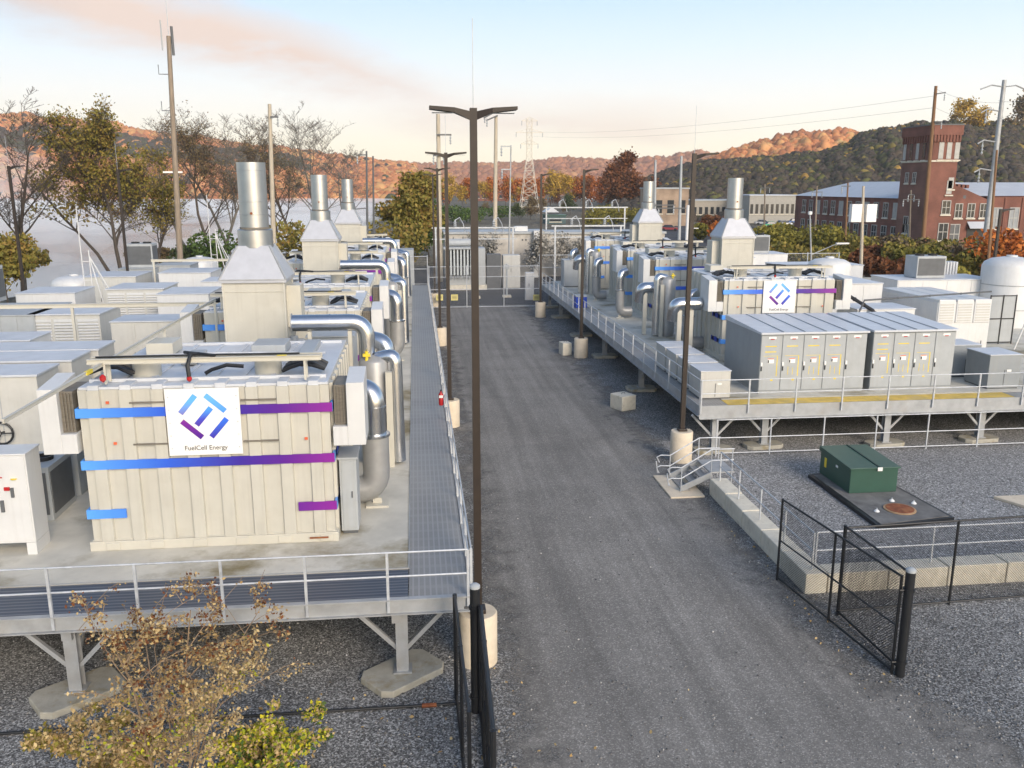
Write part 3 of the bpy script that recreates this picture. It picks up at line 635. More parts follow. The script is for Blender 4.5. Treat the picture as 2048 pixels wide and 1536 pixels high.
def module(label, loc, logo=False, beams=True, sides='LR', group='fuel cell modules', near=False, hoods='LR'):
    t = thing('fuel_cell_module', label, 'machine enclosure', loc, 0, group)
    m = MB(); m.prism(corr(0, 0, MW, MD), .24, 3.92); m.build('shell', CREAM, t)
    m = MB(); m.box(-.08, -.08, 0, MW + .08, MD + .08, .235)
    for i in range(6): m.box(.3 + i * 1.0, -.11, .03, .62 + i * 1.0, -.085, .2)
    m.box(-.03, -.03, .236, MW + .03, MD + .03, .26)
    m.build('base_skid', CREAM2, t, bevel=.01)
    m = MB(); m.box(.02, .02, 3.921, MW - .02, MD - .02, 3.98)
    for i in range(8):
        c = (i + .5) * MW / 8; m.box(c - .12, -.035, 3.86, c + .12, .5, 4.03)
    m.box(.1, .5, 3.981, MW - .1, .62, 4.06); m.box(.1, MD - .5, 3.981, MW - .1, MD - .4, 4.06)
    for i in range(7): m.box(.7 + i * .7, .62, 3.981, .82 + i * .7, MD - .5, 4.02)
    m.build('roof', ROOFW, t, bevel=.008)
    sx = (-.07, 1.95, 3.62, MW + .07)
    if logo:
        for a, b in ((sx[0], sx[1]), (sx[2], sx[3])): MB().box(a, -.085, 3.28, b, -.05, 3.50).build('colour_band', STRIPE, t)
    else: MB().box(sx[0], -.085, 3.28, sx[3], -.05, 3.50).build('colour_band', STRIPE, t)
    MB().box(sx[0], -.085, 2.03, sx[3], -.05, 2.25).build('colour_band', STRIPE, t)
    MB().box(sx[0], -.085, .82, .83, -.05, 1.04).build('colour_band', STRIPE, t)
    MB().box(4.82, -.085, .82, sx[3], -.05, 1.04).build('colour_band', STRIPE, t)
    for s, x in (('L', -.05), ('R', MW + .05)):
        for z in (3.28, 2.03, .82): MB().box(x - .025, -.049, z, x + .025, 1.35, z + .22).build('side_band', STRSIDE, t)
    if 'R' in hoods: hood(t, 1, MW + .05)
    if 'L' in hoods: hood(t, -1, -.05)
    # roof fittings
    for cx, cy in ((1.22, 1.2), (4.1, 1.2)):
        MB().lathe((cx, cy, 3.98), [(.33, 0), (.33, .40), (.36, .40), (.36, .45), (.29, .45), (.29, .39)], 20).build('roof_collar', CREAM2, t, smooth=True)
    rg = random.Random(int(loc[0] * 7 + loc[1] * 3))
    for k, (x0, x1) in enumerate(((-.1, 1.0), (4.5, 5.5))):
        for j in range(7):
            y = .80 + j * .13; z = 4.06
            pts = [(x0 + (x1 - x0) * u, y + rg.uniform(-.08, .08), z + .05 + .22 * math.sin(u * 3.14) * rg.uniform(.4, 1.1)) for u in (0, .2, .45, .7, 1)]
            MB().tube(pts, .045, 6).build('hose', RUBBER, t, smooth=True)
    MB().tube([(3.5, 1.25, 4.15), (3.1, 1.2, 4.2), (2.75, 1.15, 4.1), (2.6, 1.1, 4.02)], .05, 6).build('hose', RUBBER, t, smooth=True)
    for (x0, y0, x1, y1, h1) in ((1.75, 2.2, 2.15, 3.4, 4.2), (3.3, 3.4, 4.2, 4.5, 4.28), (.5, 3.6, 1.2, 4.6, 4.35), (4.6, 2.4, 5.0, 4.8, 4.18)): MB().box(x0, y0, 4.021, x1, y1, h1).build('roof_unit', GREYL if x0 > 1 else CREAM2, t, bevel=.015)
    for y0 in (2.0, 3.1): MB().tube([(.3, y0, 4.1), (2.6, y0 + .15, 4.12), (5.3, y0, 4.1)], .035, 6).build('roof_pipe', GALV, t, smooth=True)
    # front fittings: lifting bars, bolts, markers
    for z in (3.62, 2.62):
        for a, b in ((1.15, 1.93), (3.64, 4.45)): MB().bar((a, -.09, z), (b, -.09, z), .035).build('locking_bar', FILTER, t)
    for x, z in ((.62, 3.6), (.7, 2.62), (5.05, 2.6)): MB().box(x, -.065, z, x + .07, -.044, z + .06).build('orange_marker', ORANGE, t)
    MB().box(5.05, -.16, .12, 5.5, -.12, .15).build('latch', RUST, t)
    if beams:
        b = MB()
        for y in (-.55 + .6, .35):
            b.box(.25, y, 4.50, MW - .15, y + .10, 4.52); b.box(.25, y, 4.60, MW - .15, y + .10, 4.62); b.box(.25, y + .035, 4.52, MW - .15, y + .065, 4.60)
        for x in (.6, 5.1): b.box(x, .07, 4.03, x + .05, .12, 4.50); b.box(x, .37, 4.03, x + .05, .42, 4.50)
        b.build('roof_beam', CREAM2, t)
        c = MB(); c.tube([(.4, .24, 4.64), (2.9, .24, 4.65), (5.0, .24, 4.64)], .022, 6); c.tube([(2.7, .3, 4.66), (2.55, .12, 4.69), (2.5, -.05, 4.45), (2.52, -.06, 4.2)], .05, 6); c.tube([(2.3, .55, 4.66), (2.8, .2, 4.67), (3.1, .1, 4.65)], .04, 6)
        c.build('black_cable', RUBBER, t, smooth=True)
        MB().box(4.5, .04, 4.622, 4.72, .16, 4.63).build('yellow_tag', YEL, t)
        MB().lathe((2.52, -.06, 4.08), [(.02, 0), (.06, .04), (.06, .1), (.02, .14)], 8).build('red_beacon', RED, t)
    if logo:
        p = MB().box(1.95, -.13, 2.33, 3.62, -.10, 3.93).build('logo_panel', WHITEP, t)
        for k in range(5):
            for x in (2.02, 3.55): MB().lathe((x, -.131, 2.5 + k * .31), [(.014, -.01), (.014, .01)], 6).build('bolt', GALV, p)
        def slab(x0, z0, x1, z1, mt, w=.128, cut=None):
            (x0, x1, z0, z1) = [2.79 + (q - 2.79) * 1.10 for q in (x0, x1)] + [3.26 + (q - 3.26) * 1.10 for q in (z0, z1)]
            d = Vector((x1 - x0, 0, z1 - z0)).normalized(); n = Vector((-d.z, 0, d.x)) * w / 2; a = Vector((x0, -.134, z0)); b = Vector((x1, -.134, z1))
            c = Vector((0, .006, 0)); k = d * w * .42
            vs = [a - n + (k if cut in (1, 3) else -d * 0), b - n, b + n, a + n]
            mbx = MB(); vv = [v for v in vs] + [v + c for v in vs]
            mbx.add(vv, [(0, 1, 2, 3), (7, 6, 5, 4), (0, 4, 5, 1), (1, 5, 6, 2), (2, 6, 7, 3), (3, 7, 4, 0)]); mbx.build('logo_bar', mt, p)
        cx, cz = 2.79, 3.26
        slab(cx - .47, cz + .075, cx - .145, cz + .46, LOGOV)
        slab(cx + .06, cz + .46, cx + .45, cz + .105, LOGOB)
        slab(cx - .455, cz - .095, cx - .06, cz - .46, LOGOP)
        slab(cx + .125, cz - .455, cx + .47, cz - .06, LOGOD)
        slab(cx - .16, cz - .185, cx + .16, cz + .185, LOGOC)
        text_mesh('lettering', 'FuelCell Energy', .155, LETTER, p, (cx, -.135, 2.50), (R(90), 0, 0))
    return t
LX = -7.78
M1 = module('front ribbed cream module on left platform with the square white logo sign', (LX, 20.24, DZ), logo=True)
module('ribbed cream module standing directly behind the first exhaust stack on left platform', (LX, 32.6, DZ))
module('ribbed cream module just in front of the middle stack on left platform', (LX, 40.4, DZ))
module('ribbed cream module right behind the middle stack on left platform', (LX, 53.2, DZ))
module('ribbed cream module in front of the farthest stack on left platform', (LX, 61.4, DZ))
module('farthest ribbed cream module on left platform beside the substation fence', (LX, 74.0 - 2, DZ))
RX = 15.0
module('front ribbed cream module on right platform with white logo sign behind grey switchgear', (RX, 41.0, DZ), logo=True)
module('ribbed cream module behind the near stack on right platform', (RX, 53.4, DZ))
module('ribbed cream module in front of the far stack on right platform', (RX, 60.8, DZ))
module('farthest ribbed cream module on right platform beyond the far stack', (RX, 72.2, DZ))

# ------------------------------------------------------------ exhaust stacks
def stack(label, loc, h=9.2, side=1):
    t = thing('exhaust_stack', label, 'exhaust stack', loc, 0, 'exhaust stacks with pyramid hoods')
    m = MB(); w = .94
    m.box(-w, -w, 0, w, w, 5.5)
    for s in (-1, 1): m.box(s * w - .03, -w - .03, 0, s * w + .03, -w + .03, 5.5); m.box(s * w - .03, w - .03, 0, s * w + .03, w + .03, 5.5)
    m.box(-w - .015, -w - .02, 5.2, w + .015, -w - .001, 5.23)
    m.build('housing', CREAM, t, bevel=.006)
    m = MB(); e = w + .09; a = .50
    m.box(-e, -e, 5.5, e, e, 5.6)
    v = [(-e, -e, 5.6), (e, -e, 5.6), (e, e, 5.6), (-e, e, 5.6), (-a, -a, 6.62), (a, -a, 6.62), (a, a, 6.62), (-a, a, 6.62)]
    m.add(v, [(0, 1, 5, 4), (1, 2, 6, 5), (2, 3, 7, 6), (3, 0, 4, 7), (4, 5, 6, 7)])
    hp = m.build('hopper', HOPPER, t)
    for (p, q) in ((0, 4), (1, 5), (2, 6), (3, 7)): MB().bar(v[p], v[q], .05).build('seam_flange', GALVL, hp)
    MB().box(-e - .01, -e - .02, 5.585, e + .01, -e - .002, 5.615).build('eave_strip', GALVL, hp)
    MB().lathe((0, 0, 6.55), [(.55, 0), (.55, .55), (.5, .58)], 32).build('collar', STEEL, t, smooth=True)
    MB().lathe((0, 0, 7.12), [(.47, 0), (.47, .07)], 32).build('joint_band', FILTER, t, smooth=True)
    ch = h - 7.19; z = [0, ch * .18, ch * .2, ch * .38, ch * .4, ch * .86, ch * .88, ch - .02, ch]; r = [.44, .44, .45, .45, .44, .44, .45, .45, .42]
    c = MB().lathe((0, 0, 7.19), [(.445, 0), (.445, ch), (.40, ch), (.40, ch - .5)], 40).build('chimney', STEEL, t, smooth=True, angle=30)
    for k in (.19, .39, .87): MB().lathe((0, 0, 7.19 + ch * k), [(.446, 0), (.452, .004), (.452, .02), (.446, .024)], 40).build('seam', STEEL, c, smooth=True)
    m = MB(); m.tube([(.0, -.42, 7.19 + ch * .22), (.0, -.5, 7.19 + ch * .22)], .04, 8); m.build('sample_port', RUST, c)
    m = MB(); m.box(side * w, -.5, 4.0, side * (w + .45), .4, 5.35); m.build('side_duct', CREAM2, t, bevel=.01)
    m = MB(); x = side * (w + .2)
    for z_ in (1.9, 2.9, 3.6): m.tube([(x - .2 * side, -.75, z_), (x + .3 * side, -.75, z_), (x + .5 * side, -.7, z_ - .2)], .06, 8)
    for z_ in (2.95, 3.65): m.lathe((x, -.78, z_ - .12), [(.13, 0), (.15, .1), (.13, .22)], 12)
    m.tube([(x + .1 * side, -.75, .2), (x + .1 * side, -.75, 3.6)], .035, 6)
    m.build('side_piping', GALVL, t)
    return t
stack('nearest and tallest looking exhaust stack on left platform', (-5.12, 29.0, DZ))
stack('middle exhaust stack of the three on left platform', (-5.2, 49.8, DZ), h=9.05)
stack('farthest exhaust stack of the three on left platform', (-5.25, 71.2, DZ), h=8.95)
stack('exhaust stack on right platform behind the logo module', (18.55, 49.8, DZ), h=8.9, side=-1)
stack('far exhaust stack on right platform before the block wall', (19.0, 70.6, DZ), h=8.8, side=-1)

# ------------------------------------------------------------ insulated pipes and tanks
def elbow_pts(a, b, c, r=.35, n=6):
    a, b, c = Vector(a), Vector(b), Vector(c); d1 = (a - b).normalized(); d2 = (c - b).normalized(); p0 = b + d1 * r; p2 = b + d2 * r
    return [a] + [(p0.lerp(b, t)).lerp(b.lerp(p2, t), t) for t in [i / n for i in range(n + 1)]] + [c]
def riser(label, loc, s=1, group='insulated riser pipes'):
    # lower grey lagged pipe with bottom elbow, upper shiny elbow; s=-1 mirrors left/right
    t = thing('riser_pipe', label, 'pipe', loc, 0, group)
    p = elbow_pts((-s * 1.0, 0, .45), (0, 0, .45), (0, 0, 2.0), .5, 6); MB().tube(p, .36, 16).build('lower_pipe', LAG, t, smooth=True)
    MB().tube([(0, 0, 1.95), (0, 0, 2.02)], .40, 16).build('collar', ALU, t, smooth=True)
    p = [(0, 0, 2.0), (0, 0, 2.75)] + elbow_pts((0, 0, 2.76), (0, 0, 3.15), (-s * .55, .25, 3.25), .33, 6)[1:]
    u = MB().tube(p, .30, 16).build('upper_elbow', ALU, t, smooth=True)
    MB().tube([(0, 0, 2.7), (0, 0, 2.78)], .315, 16).build('band', ALU, u, smooth=True)
    m = MB(); m.box(-.3, -.3, 0, .3, .3, .06); m.box(-.12, -.06, .06, .12, .06, .2); m.build('foot', CREAM2, t)
    return t
riser('nearest shiny topped riser pipe right of the front logo module', (-1.2, 22.6, DZ))
riser('riser pipe on the left platform just past the grey vertical tank', (-1.1, 30.0, DZ))
riser('left platform riser pipe beside the third cream module', (-1.0, 42.8, DZ))
riser('left platform riser pipe beside the middle exhaust stack', (-.95, 50.5, DZ))
riser('left platform riser pipe beside the fifth cream module', (-.95, 63.5, DZ))
riser('farthest riser pipe at the end of the left platform', (-.95, 70.5, DZ))
riser('grey pipe with bottom elbow seen left of the front logo module', (-8.5, 24.6, DZ), s=-1)
riser('right platform riser pipe beside the front logo module', (14.1, 43.6, DZ), s=-1).scale = (.8, .8, .92)
riser('right platform riser pipe beside the second cream module', (13.2, 55.3, DZ), s=-1).scale = (.8, .8, .92)
riser('right platform riser pipe beside the third cream module', (13.4, 64.0, DZ), s=-1).scale = (.8, .8, .92)
riser('farthest riser pipe on the right platform', (13.3, 73.6, DZ), s=-1).scale = (.8, .8, .92)
def vessel(label, loc, s=1):
    t = thing('vertical_tank', label, 'tank', loc, 0, 'grey vertical tanks beside the modules')
    MB().lathe((0, 0, 0), [(.42, 0), (.42, .15), (.46, .15), (.46, 3.25), (.43, 3.3), (.30, 3.42), (.1, 3.46)], 24).build('shell', LAG, t, smooth=True)
    p = elbow_pts((s * .1, 0, 3.3), (s * .62, -.1, 3.45), (s * .66, -.15, .1), .25, 5); MB().tube(p, .23, 14).build('shiny_elbow', ALU, t, smooth=True)
    m = MB(); m.tube([(-s * .2, -.3, 3.3), (-s * .2, -.3, 3.62)], .05, 8); m.box(-s * .2 - .11, -.38, 3.46, -s * .2 + .11, -.24, 3.54); m.build('valve', YEL, t)
    m = MB(); m.box(s * .35, -.55, 0, s * .55, -.35, 3.0); m.build('post', CREAM2, t)
    return t
vessel('grey vertical tank between the first two modules on left platform', (-1.35, 26.3, DZ))
vessel('grey vertical tank beside the middle stack on left platform', (-1.35, 47.3, DZ))
vessel('grey vertical tank beside the farthest stack on left platform', (-1.3, 67.6, DZ))
vessel('grey vertical tank on right platform before the second module', (14.3, 48.3, DZ), s=-1)
vessel('grey vertical tank on right platform before the farthest module', (14.3, 68.6, DZ), s=-1)
def bigduct(label, loc, s=1, L_=2.3):
    t = thing('horizontal_duct', label, 'duct', loc, 0, 'shiny horizontal ducts')
    p = elbow_pts((-s * L_, 0, 0), (0, 0, 0), (0, 0, -1.5), .5, 8); d = MB().tube(p, .25, 18).build('duct', ALU, t, smooth=True)
    MB().tube([(-s * L_ * .5, 0, 0), (-s * L_ * .5 + .04, 0, 0)], .262, 18).build('band', ALU, d, smooth=True)
    m = MB(); m.tube([(-s * L_, 0, 0), (-s * L_ - .02, 0, 0)], .29, 18); m.build('flange', GALVL, t)
    for x in (.5, 1.7): MB().box(-s * x - .06, -.06, -4.25 if s < 0 else -1.6, -s * x + .06, .06, -.26).build('support', CREAM2, t)
    return t
bigduct('shiny horizontal duct above the front module by the nearest stack', (-1.55, 26.4, 6.45), L_=2.2)
bigduct('shiny horizontal duct by the middle stack on left platform', (-1.6, 47.2, 6.35), L_=2.4)
bigduct('shiny horizontal duct by the farthest stack on left platform', (-1.6, 68.0, 6.3), L_=2.4)
def drum(label, loc):
    t = thing('horizontal_duct', label, 'duct', loc, 0, 'shiny horizontal ducts')
    p = [(1.2, 0, 0)] + elbow_pts((1.1, 0, 0), (-.1, 0, 0), (-.1, .25, -.8), .3, 6)[1:]
    MB().tube(p, .33, 18).build('duct', ALU, t, smooth=True)
    for x in (.1, .7): MB().box(x - .11, -.2, -2.7, x + .11, .02, -.3).build('support', CREAM2, t)
    return t
drum('shiny horizontal duct on two cream posts in the middle of right platform', (13.0, 48.8, 4.72))
drum('shiny horizontal duct beside the front logo module on right platform', (12.9, 41.8, 4.72))
drum('shiny horizontal duct on posts at the far end of right platform', (13.0, 69.0, 4.72))
# small equipment between the modules
def equip(label, x, y, w, d, h, mt=None, z=DZ, name='equipment_cabinet', cat='cabinet', group=None, doors=2, side=False, vent=False, top=None):
    t = thing(name, label, cat, (x, y, z), 0, group); mt = mt or BEIGE
    MB().box(.03, .03, 0, w - .03, d - .03, .08).build('plinth', GREYD, t)
    MB().box(0, 0, .08, w, d, h - .05).build('body', mt, t, bevel=.012)
    MB().box(-.04, -.05, h - .05, w + .04, d + .04, h).build('roof', top or (ROOFW if mt in (BEIGE, WHITE, CREAM, CREAM2) else mt), t, bevel=.01)
    for i in range(doors):
        a = .04 + i * (w - .08) / doors; b = .04 + (i + 1) * (w - .08) / doors
        dr = MB().box(a + .015, -.02, .14, b - .015, 0, h - .12).build('door', mt, t, bevel=.006)
        MB().box(b - .1, -.045, h * .48, b - .07, -.021, h * .56).build('handle', GREYD, dr)
        if vent:
            v = MB()
            for k in range(9): v.box(a + .07, -.035, h * .42 + k * h * .05, b - .07, -.021, h * .42 + k * h * .05 + h * .028)
            v.build('louver', mt, dr)
    return t
equip('pale panel box on legs behind the front module roof', -6.9, 26.9, 1.1, 1.0, 3.6, CREAM2, doors=1)
equip('pale grey equipment box between front module and second module', -3.6, 28.4, 1.5, 1.8, 3.7, GREYL, doors=2)
equip('pale grey equipment box beside the middle stack', -3.7, 48.8, 1.5, 1.8, 3.6, GREYL, doors=2)
equip('cream equipment box right of the farthest left stack', -3.6, 69.6, 1.5, 1.8, 3.6, CREAM2, doors=1)
equip('grey box low beside the front logo module on its right', -2.0, 20.6, .42, .9, 2.0, GREYL, doors=1)
# long pipe rack conduit over the modules
def conduit(label, pts, r, mt, name='overhead_pipe'):
    t = thing(name, label, 'pipe', pts[0]); P = [Vector(p) - Vector(pts[0]) for p in pts]
    MB().tube(P, r, 8).build('pipe', mt, t, smooth=True)
    c = MB()
    for a, b in zip(P[:-1], P[1:]):
        for k in range(1, 4): q = a.lerp(b, k / 4); d = (b - a).normalized(); c.tube([q - d * .04, q + d * .04], r * 1.25, 8)
    c.build('coupling', mt, t); return t
tb = thing('overhead_beam', 'long cream crane beam running over the left end of the modules', 'beam', (-7.2, 15.4, 6.5))
m = MB(); m.box(-.03, 0, -.04, .03, 16.6, -.03); m.box(-.03, 0, .03, .03, 16.6, .04); m.box(-.012, 0, -.03, .012, 16.6, .03); m.build('beam', CREAM2, tb)
for y in (5.2, 10, 16.4): MB().box(-.035, y, -.44 if y < 12 else -4.5, .035, y + .06, -.04).build('post', CREAM2, tb)
MB().box(-.033, 3.9, -.043, .033, 4.25, .043).build('yellow_tag', YEL, tb)
MB().lathe((.1, 4.6, -.35), [(.02, 0), (.07, .05), (.07, .13), (.02, .18)], 8).build('red_beacon', RED, tb)
for (yy, lb) in ((36.5, 'cream crane beam crossing the left boxes in the middle distance'), (58.5, 'far cream crane beam crossing the left boxes')):
    t = thing('overhead_beam', lb, 'beam', (-20 if yy < 50 else -17, yy, 5.75)); w = 12.2 if yy < 50 else 10
    m = MB(); m.box(0, -.06, -.08, w, .06, -.055); m.box(0, -.06, .055, w, .06, .08); m.box(0, -.02, -.055, w, .02, .055); m.build('beam', CREAM2, t)
    for x in (.1, w * .5, w - .2): MB().box(x, -.05, -3.75, x + .1, .05, -.08).build('post', CREAM2, t)

# ------------------------------------------------------------ left platform cabinets
t = thing('control_cabinet', 'white control cabinet on legs at the left edge of the picture', 'cabinet', (-10.8, 20.15, DZ))
MB().box(0, 0, .3, 1.75, .75, 2.45).build('body', WHITE, t, bevel=.015)
MB().box(-.02, -.03, 2.451, 1.77, .78, 2.49).build('roof', WHITE, t, bevel=.01)
for x in (0, 1.53):
    MB().add([(x, .0, 0), (x + .22, 0, 0), (x + .22, .75, 0), (x, .75, 0), (x, 0, .299), (x + .22, 0, .299), (x + .22, .75, .299), (x, .75, .299)], [(0, 3, 2, 1), (4, 5, 6, 7), (0, 1, 5, 4), (1, 2, 6, 5), (2, 3, 7, 6), (3, 0, 4, 7)]).build('leg', WHITE, t)
for i, x in enumerate((.03, .90)):
    d = MB().box(x, -.02, .36, x + .82, -.001, 2.4).build('door', WHITE, t, bevel=.008)
MB().box(1.22, -.06, 1.62, 1.34, -.021, 1.70).build('red_tag', RED, t)
MB().box(1.36, -.07, 1.45, 1.42, -.021, 1.68).build('door_handle', GREYD, t)
MB().box(1.10, -.07, 1.1, 1.17, -.021, 1.38).build('door_handle', GREYD, t)
MB().box(.8, -.04, 1.92, 1.2, -.021, 1.945).build('warning_strip', RED, t)
MB().lathe((1.45, -.02, 1.88), [(.02, 0), (.07, .0), (.07, .02), (.02, .02)], 12).build('yellow_label', YEL, t)
def chiller(label, x, y, w, d, h, z=DZ, group='box shaped cooling units'):
    t = thing('cooling_unit', label, 'cooling unit', (x, y, z), 0, group)
    MB().box(0, 0, 0, w, d, h).build('case', GREYL, t, bevel=.015)
    MB().box(.08, -.02, h * .12, w - .08, -.001, h * .9).build('coil', GREYD, t)
    MB().box(w, .08, h * .12, w + .02, d - .08, h * .9).build('coil', GREYD, t)
    for a in (.27, .73):
        if w > 1: MB().lathe((w * a, d * .5, h), [(.28, 0), (.28, .1), (.24, .1), (.24, .03)], 16).build('fan_guard', BLACK, t)
    if w <= 1: MB().lathe((w * .5, d * .5, h), [(.25, 0), (.25, .1), (.2, .1), (.2, .03)], 16).build('fan_guard', BLACK, t)
    return t
chiller('low grey cooling unit behind the white control cabinet', -10.3, 22.3, .8, 1.5, 1.45)
t = thing('bundle_pipes', 'tangle of black hoses on a pallet behind the control cabinet', 'hoses', (-10.4, 24.2, DZ))
MB().box(0, 0, 0, .9, .9, 1.3).build('box', GREYL, t)
m = MB()
for i in range(9):
    a = rnd.uniform(0, 6); m.tube([(.1 + .09 * i, .1, 1.34), (.15 + .08 * i, .4, 1.45 + .15 * math.sin(a)), (.1 + .09 * i, .8, 1.36)], .04, 6)
m.build('hose', RUBBER, t)
# tall beige enclosure in three sections
for i, (y, lb) in enumerate(((26.4, 'nearest tall beige enclosure on the left edge with a black hand wheel'), (28.6, 'middle tall beige enclosure of the row at left'), (30.5, 'rearmost tall beige enclosure of the row at left'))):
    t = thing('tall_enclosure', lb, 'enclosure', (-15.6, y, DZ), 0, 'tall beige enclosures at left')
    w = 4.35 - i * .0
    MB().box(0, 0, .06, w + .18 * i, 1.62, 2.98).build('body', BEIGE, t, bevel=.015)
    MB().box(-.04, -.05, 2.981, w + .18 * i + .04, 1.67, 3.05).build('roof', ROOFW, t, bevel=.01)
    m = MB()
    for k in range(1, 4): m.box(k * 1.08, -.012, .1, k * 1.08 + .03, -.001, 2.95)
    m.build('panel_seam', GREYL, t)
    if i == 0:
        MB().box(3.6, -.05, .0, 3.75, -.013, .05).build('kick_plate', GREYD, t)
        w_ = MB(); pts = [(3.25 + .33 * math.cos(a), -.18, 1.32 + .33 * math.sin(a)) for a in [k * math.pi / 8 for k in range(17)]]
        w_.tube(pts, .035, 6, caps=False)
        for k in range(3): a = k * 2.094; w_.tube([(3.25, -.18, 1.32), (3.25 + .33 * math.cos(a), -.18, 1.32 + .33 * math.sin(a))], .02, 5)
        w_.tube([(3.25, -.18, 1.32), (3.25, -.013, 1.32)], .03, 6); w_.build('hand_wheel', RUBBER, t)
        MB().box(2.6, -.12, 1.25, 2.9, -.013, 2.1).build('black_panel', BLACK, t)
equip('pale blue roofed white box behind the tall beige enclosures', -17.1, 32.9, 3.0, 1.9, 3.0, WHITE, doors=3)
def louvered(label, x, y, w, d, h, n=3, group='white louvered containers', z=DZ):
    t = thing('louvered_container', label, 'container', (x, y, z), 0, group)
    MB().box(0, 0, .1, w, d, h - .06).build('body', BEIGE, t, bevel=.015)
    MB().box(-.05, -.06, h - .06, w + .05, d + .05, h).build('roof', ROOFW, t, bevel=.01)
    for i in range(n):
        a = i * w / n + .06; b = (i + 1) * w / n - .06; v = MB(); zz = h * .36; k = 0
        v.box(a, -.035, h * .33, b, -.001, h * .35); v.box(a, -.035, h * .88, b, -.001, h * .92)
        while zz < h * .86: v.add([(a, -.07, zz), (b, -.07, zz), (b, -.005, zz + .05), (a, -.005, zz + .05), (a, -.005, zz + .065), (b, -.005, zz + .065)], [(0, 1, 2, 3), (3, 2, 5, 4)]); zz += .13
        v.build('louver', WHITE, t)
        MB().box(b - .05, -.05, h * .2, b, -.001, h * .25).build('latch', GREYD, t)
    return t
c = louvered('large white container with three louvered bays on left platform', -16.9, 39.6, 2.98, 2.8, 3.0); MB().box(.5, -.05, .55, .75, -.001, .85).build('dark_opening', BLACK, c)
c = equip('white instrument cabinet with orange tags left of second module', -12.64, 37.1, 2.87, 1.9, 3.0, BEIGE, doors=3)
for x in (1.9, 2.2): MB().box(x, -.05, 1.05, x + .14, -.021, 1.2).build('orange_tag', ORANGE, c); MB().box(x, -.05, .75, x + .12, -.021, .98).build('black_socket', BLACK, c)
louvered('white louvered container behind the first in the left yard', -16.8, 49.2, 3.0, 3.0, 3.0)
equip('plain white container left of the nearest stack', -13.4, 46.5, 2.6, 3.2, 3.0, WHITE, doors=1)
equip('white ribbed box far left beside the leaning tree trunk', -20.4, 56.0, 3.1, 3.5, 3.0, BEIGE, doors=6)
equip('white box with blue shaded end behind the left yard', -16.2, 57.0, 3.2, 3.2, 3.1, WHITE, doors=3)
equip('grey striped container at the left picture edge', -21.5, 39.5, 4.9, 4.2, 3.0, GREYL, doors=7)
equip('long low white box behind the nearest stack to its left', -12.2, 64.5, 4.6, 2.4, 3.1, WHITE, doors=3)
equip('pale grey double cabinet in the far left yard', -18.0, 62.5, 2.4, 2.4, 3.1, GREYL, doors=4)
equip('flat white box behind the louvered container at far left', -21.2, 48.5, 3.0, 3.0, 2.9, WHITE, doors=2)
equip('low white cabinet in front of the far white boxes', -12.8, 53.5, 2.8, 2.6, 2.9, WHITE, doors=2)
chiller('grey cooling unit with dark grille raised above the far left boxes', -19.6, 62.0, 1.7, 1.3, 1.6, z=5.0)
equip('support box below the raised cooling unit at left', -20.0, 61.2, 2.3, 2.6, 3.0, GREYL, doors=2)
chiller('dark cooling unit at the far left picture edge', -21.4, 43.5, 1.4, 1.3, 1.7, z=5.0 + .02)
def domed(label, x, y, w, d, h, mt, z=DZ):
    t = thing('domed_tank', label, 'tank', (x, y, z)); r = w / 2
    n = 24; MB().lathe((r, r, 0), [(r, 0), (r, h - r * .35), (r * .93, h - r * .2), (r * .7, h - r * .07), (r * .3, h), (.05, h)], 32).build('shell', mt, t, smooth=True)
    m = MB(); m.lathe((r, r, h - .02), [(r * .2, 0), (r * .2, .12), (.02, .14)], 16); m.build('manway', mt, t, smooth=True)
    m = MB(); m.tube([(r, -.05, h * .7), (r, -.2, h * .7)], .05, 8); m.build('nozzle', RED, t)
    for k in (0.25, .6): MB().lathe((r, r, h * k), [(r + .012, 0), (r + .012, .06)], 32).build('hoop', GALVL, t)
    return t
domed('low round white tank behind the left yard boxes', -17.6, 67, 2.6, 2.6, 3.2, WHITE)
domed('short white tank by the dark lamp pole at left', -23.4, 57.5, 2.8, 2.8, 2.8, WHITE)
def stairframe(label, loc, rz=0, h=4.5, s=1):
    t = thing('braced_mast', label, 'mast', loc, rz, 'white braced masts')
    for x in (0, .42): MB().bar((x, 0, 0), (x, 0, h * (1 if x else 1.0)), .05).build('upright', WHITE, t)
    MB().bar((.0, .0, h), (.0, .0, h + 2.4), .045).build('rod', WHITE, t)
    for k in range(1, 5): MB().bar((.03, 0, h * k / 4.6), (.40, 0, h * k / 4.6), .035).build('rung', WHITE, t)
    for y, x in ((0, 2.6), (.9, 1.9), (-.6, 1.5)): MB().bar((.42, 0, h * .93), (x, y, .1), .05).build('brace', WHITE, t)
    MB().bar((1.4, 0, 0), (1.4, 0, h * .55), .045).build('upright', WHITE, t)
    return t
stairframe('white braced mast at the far left in front of the mist', (-18.9, 52.0, DZ), h=4.9)
stairframe('white braced mast beside the tall antenna pole', (-14.9, 66, DZ), h=5.4)

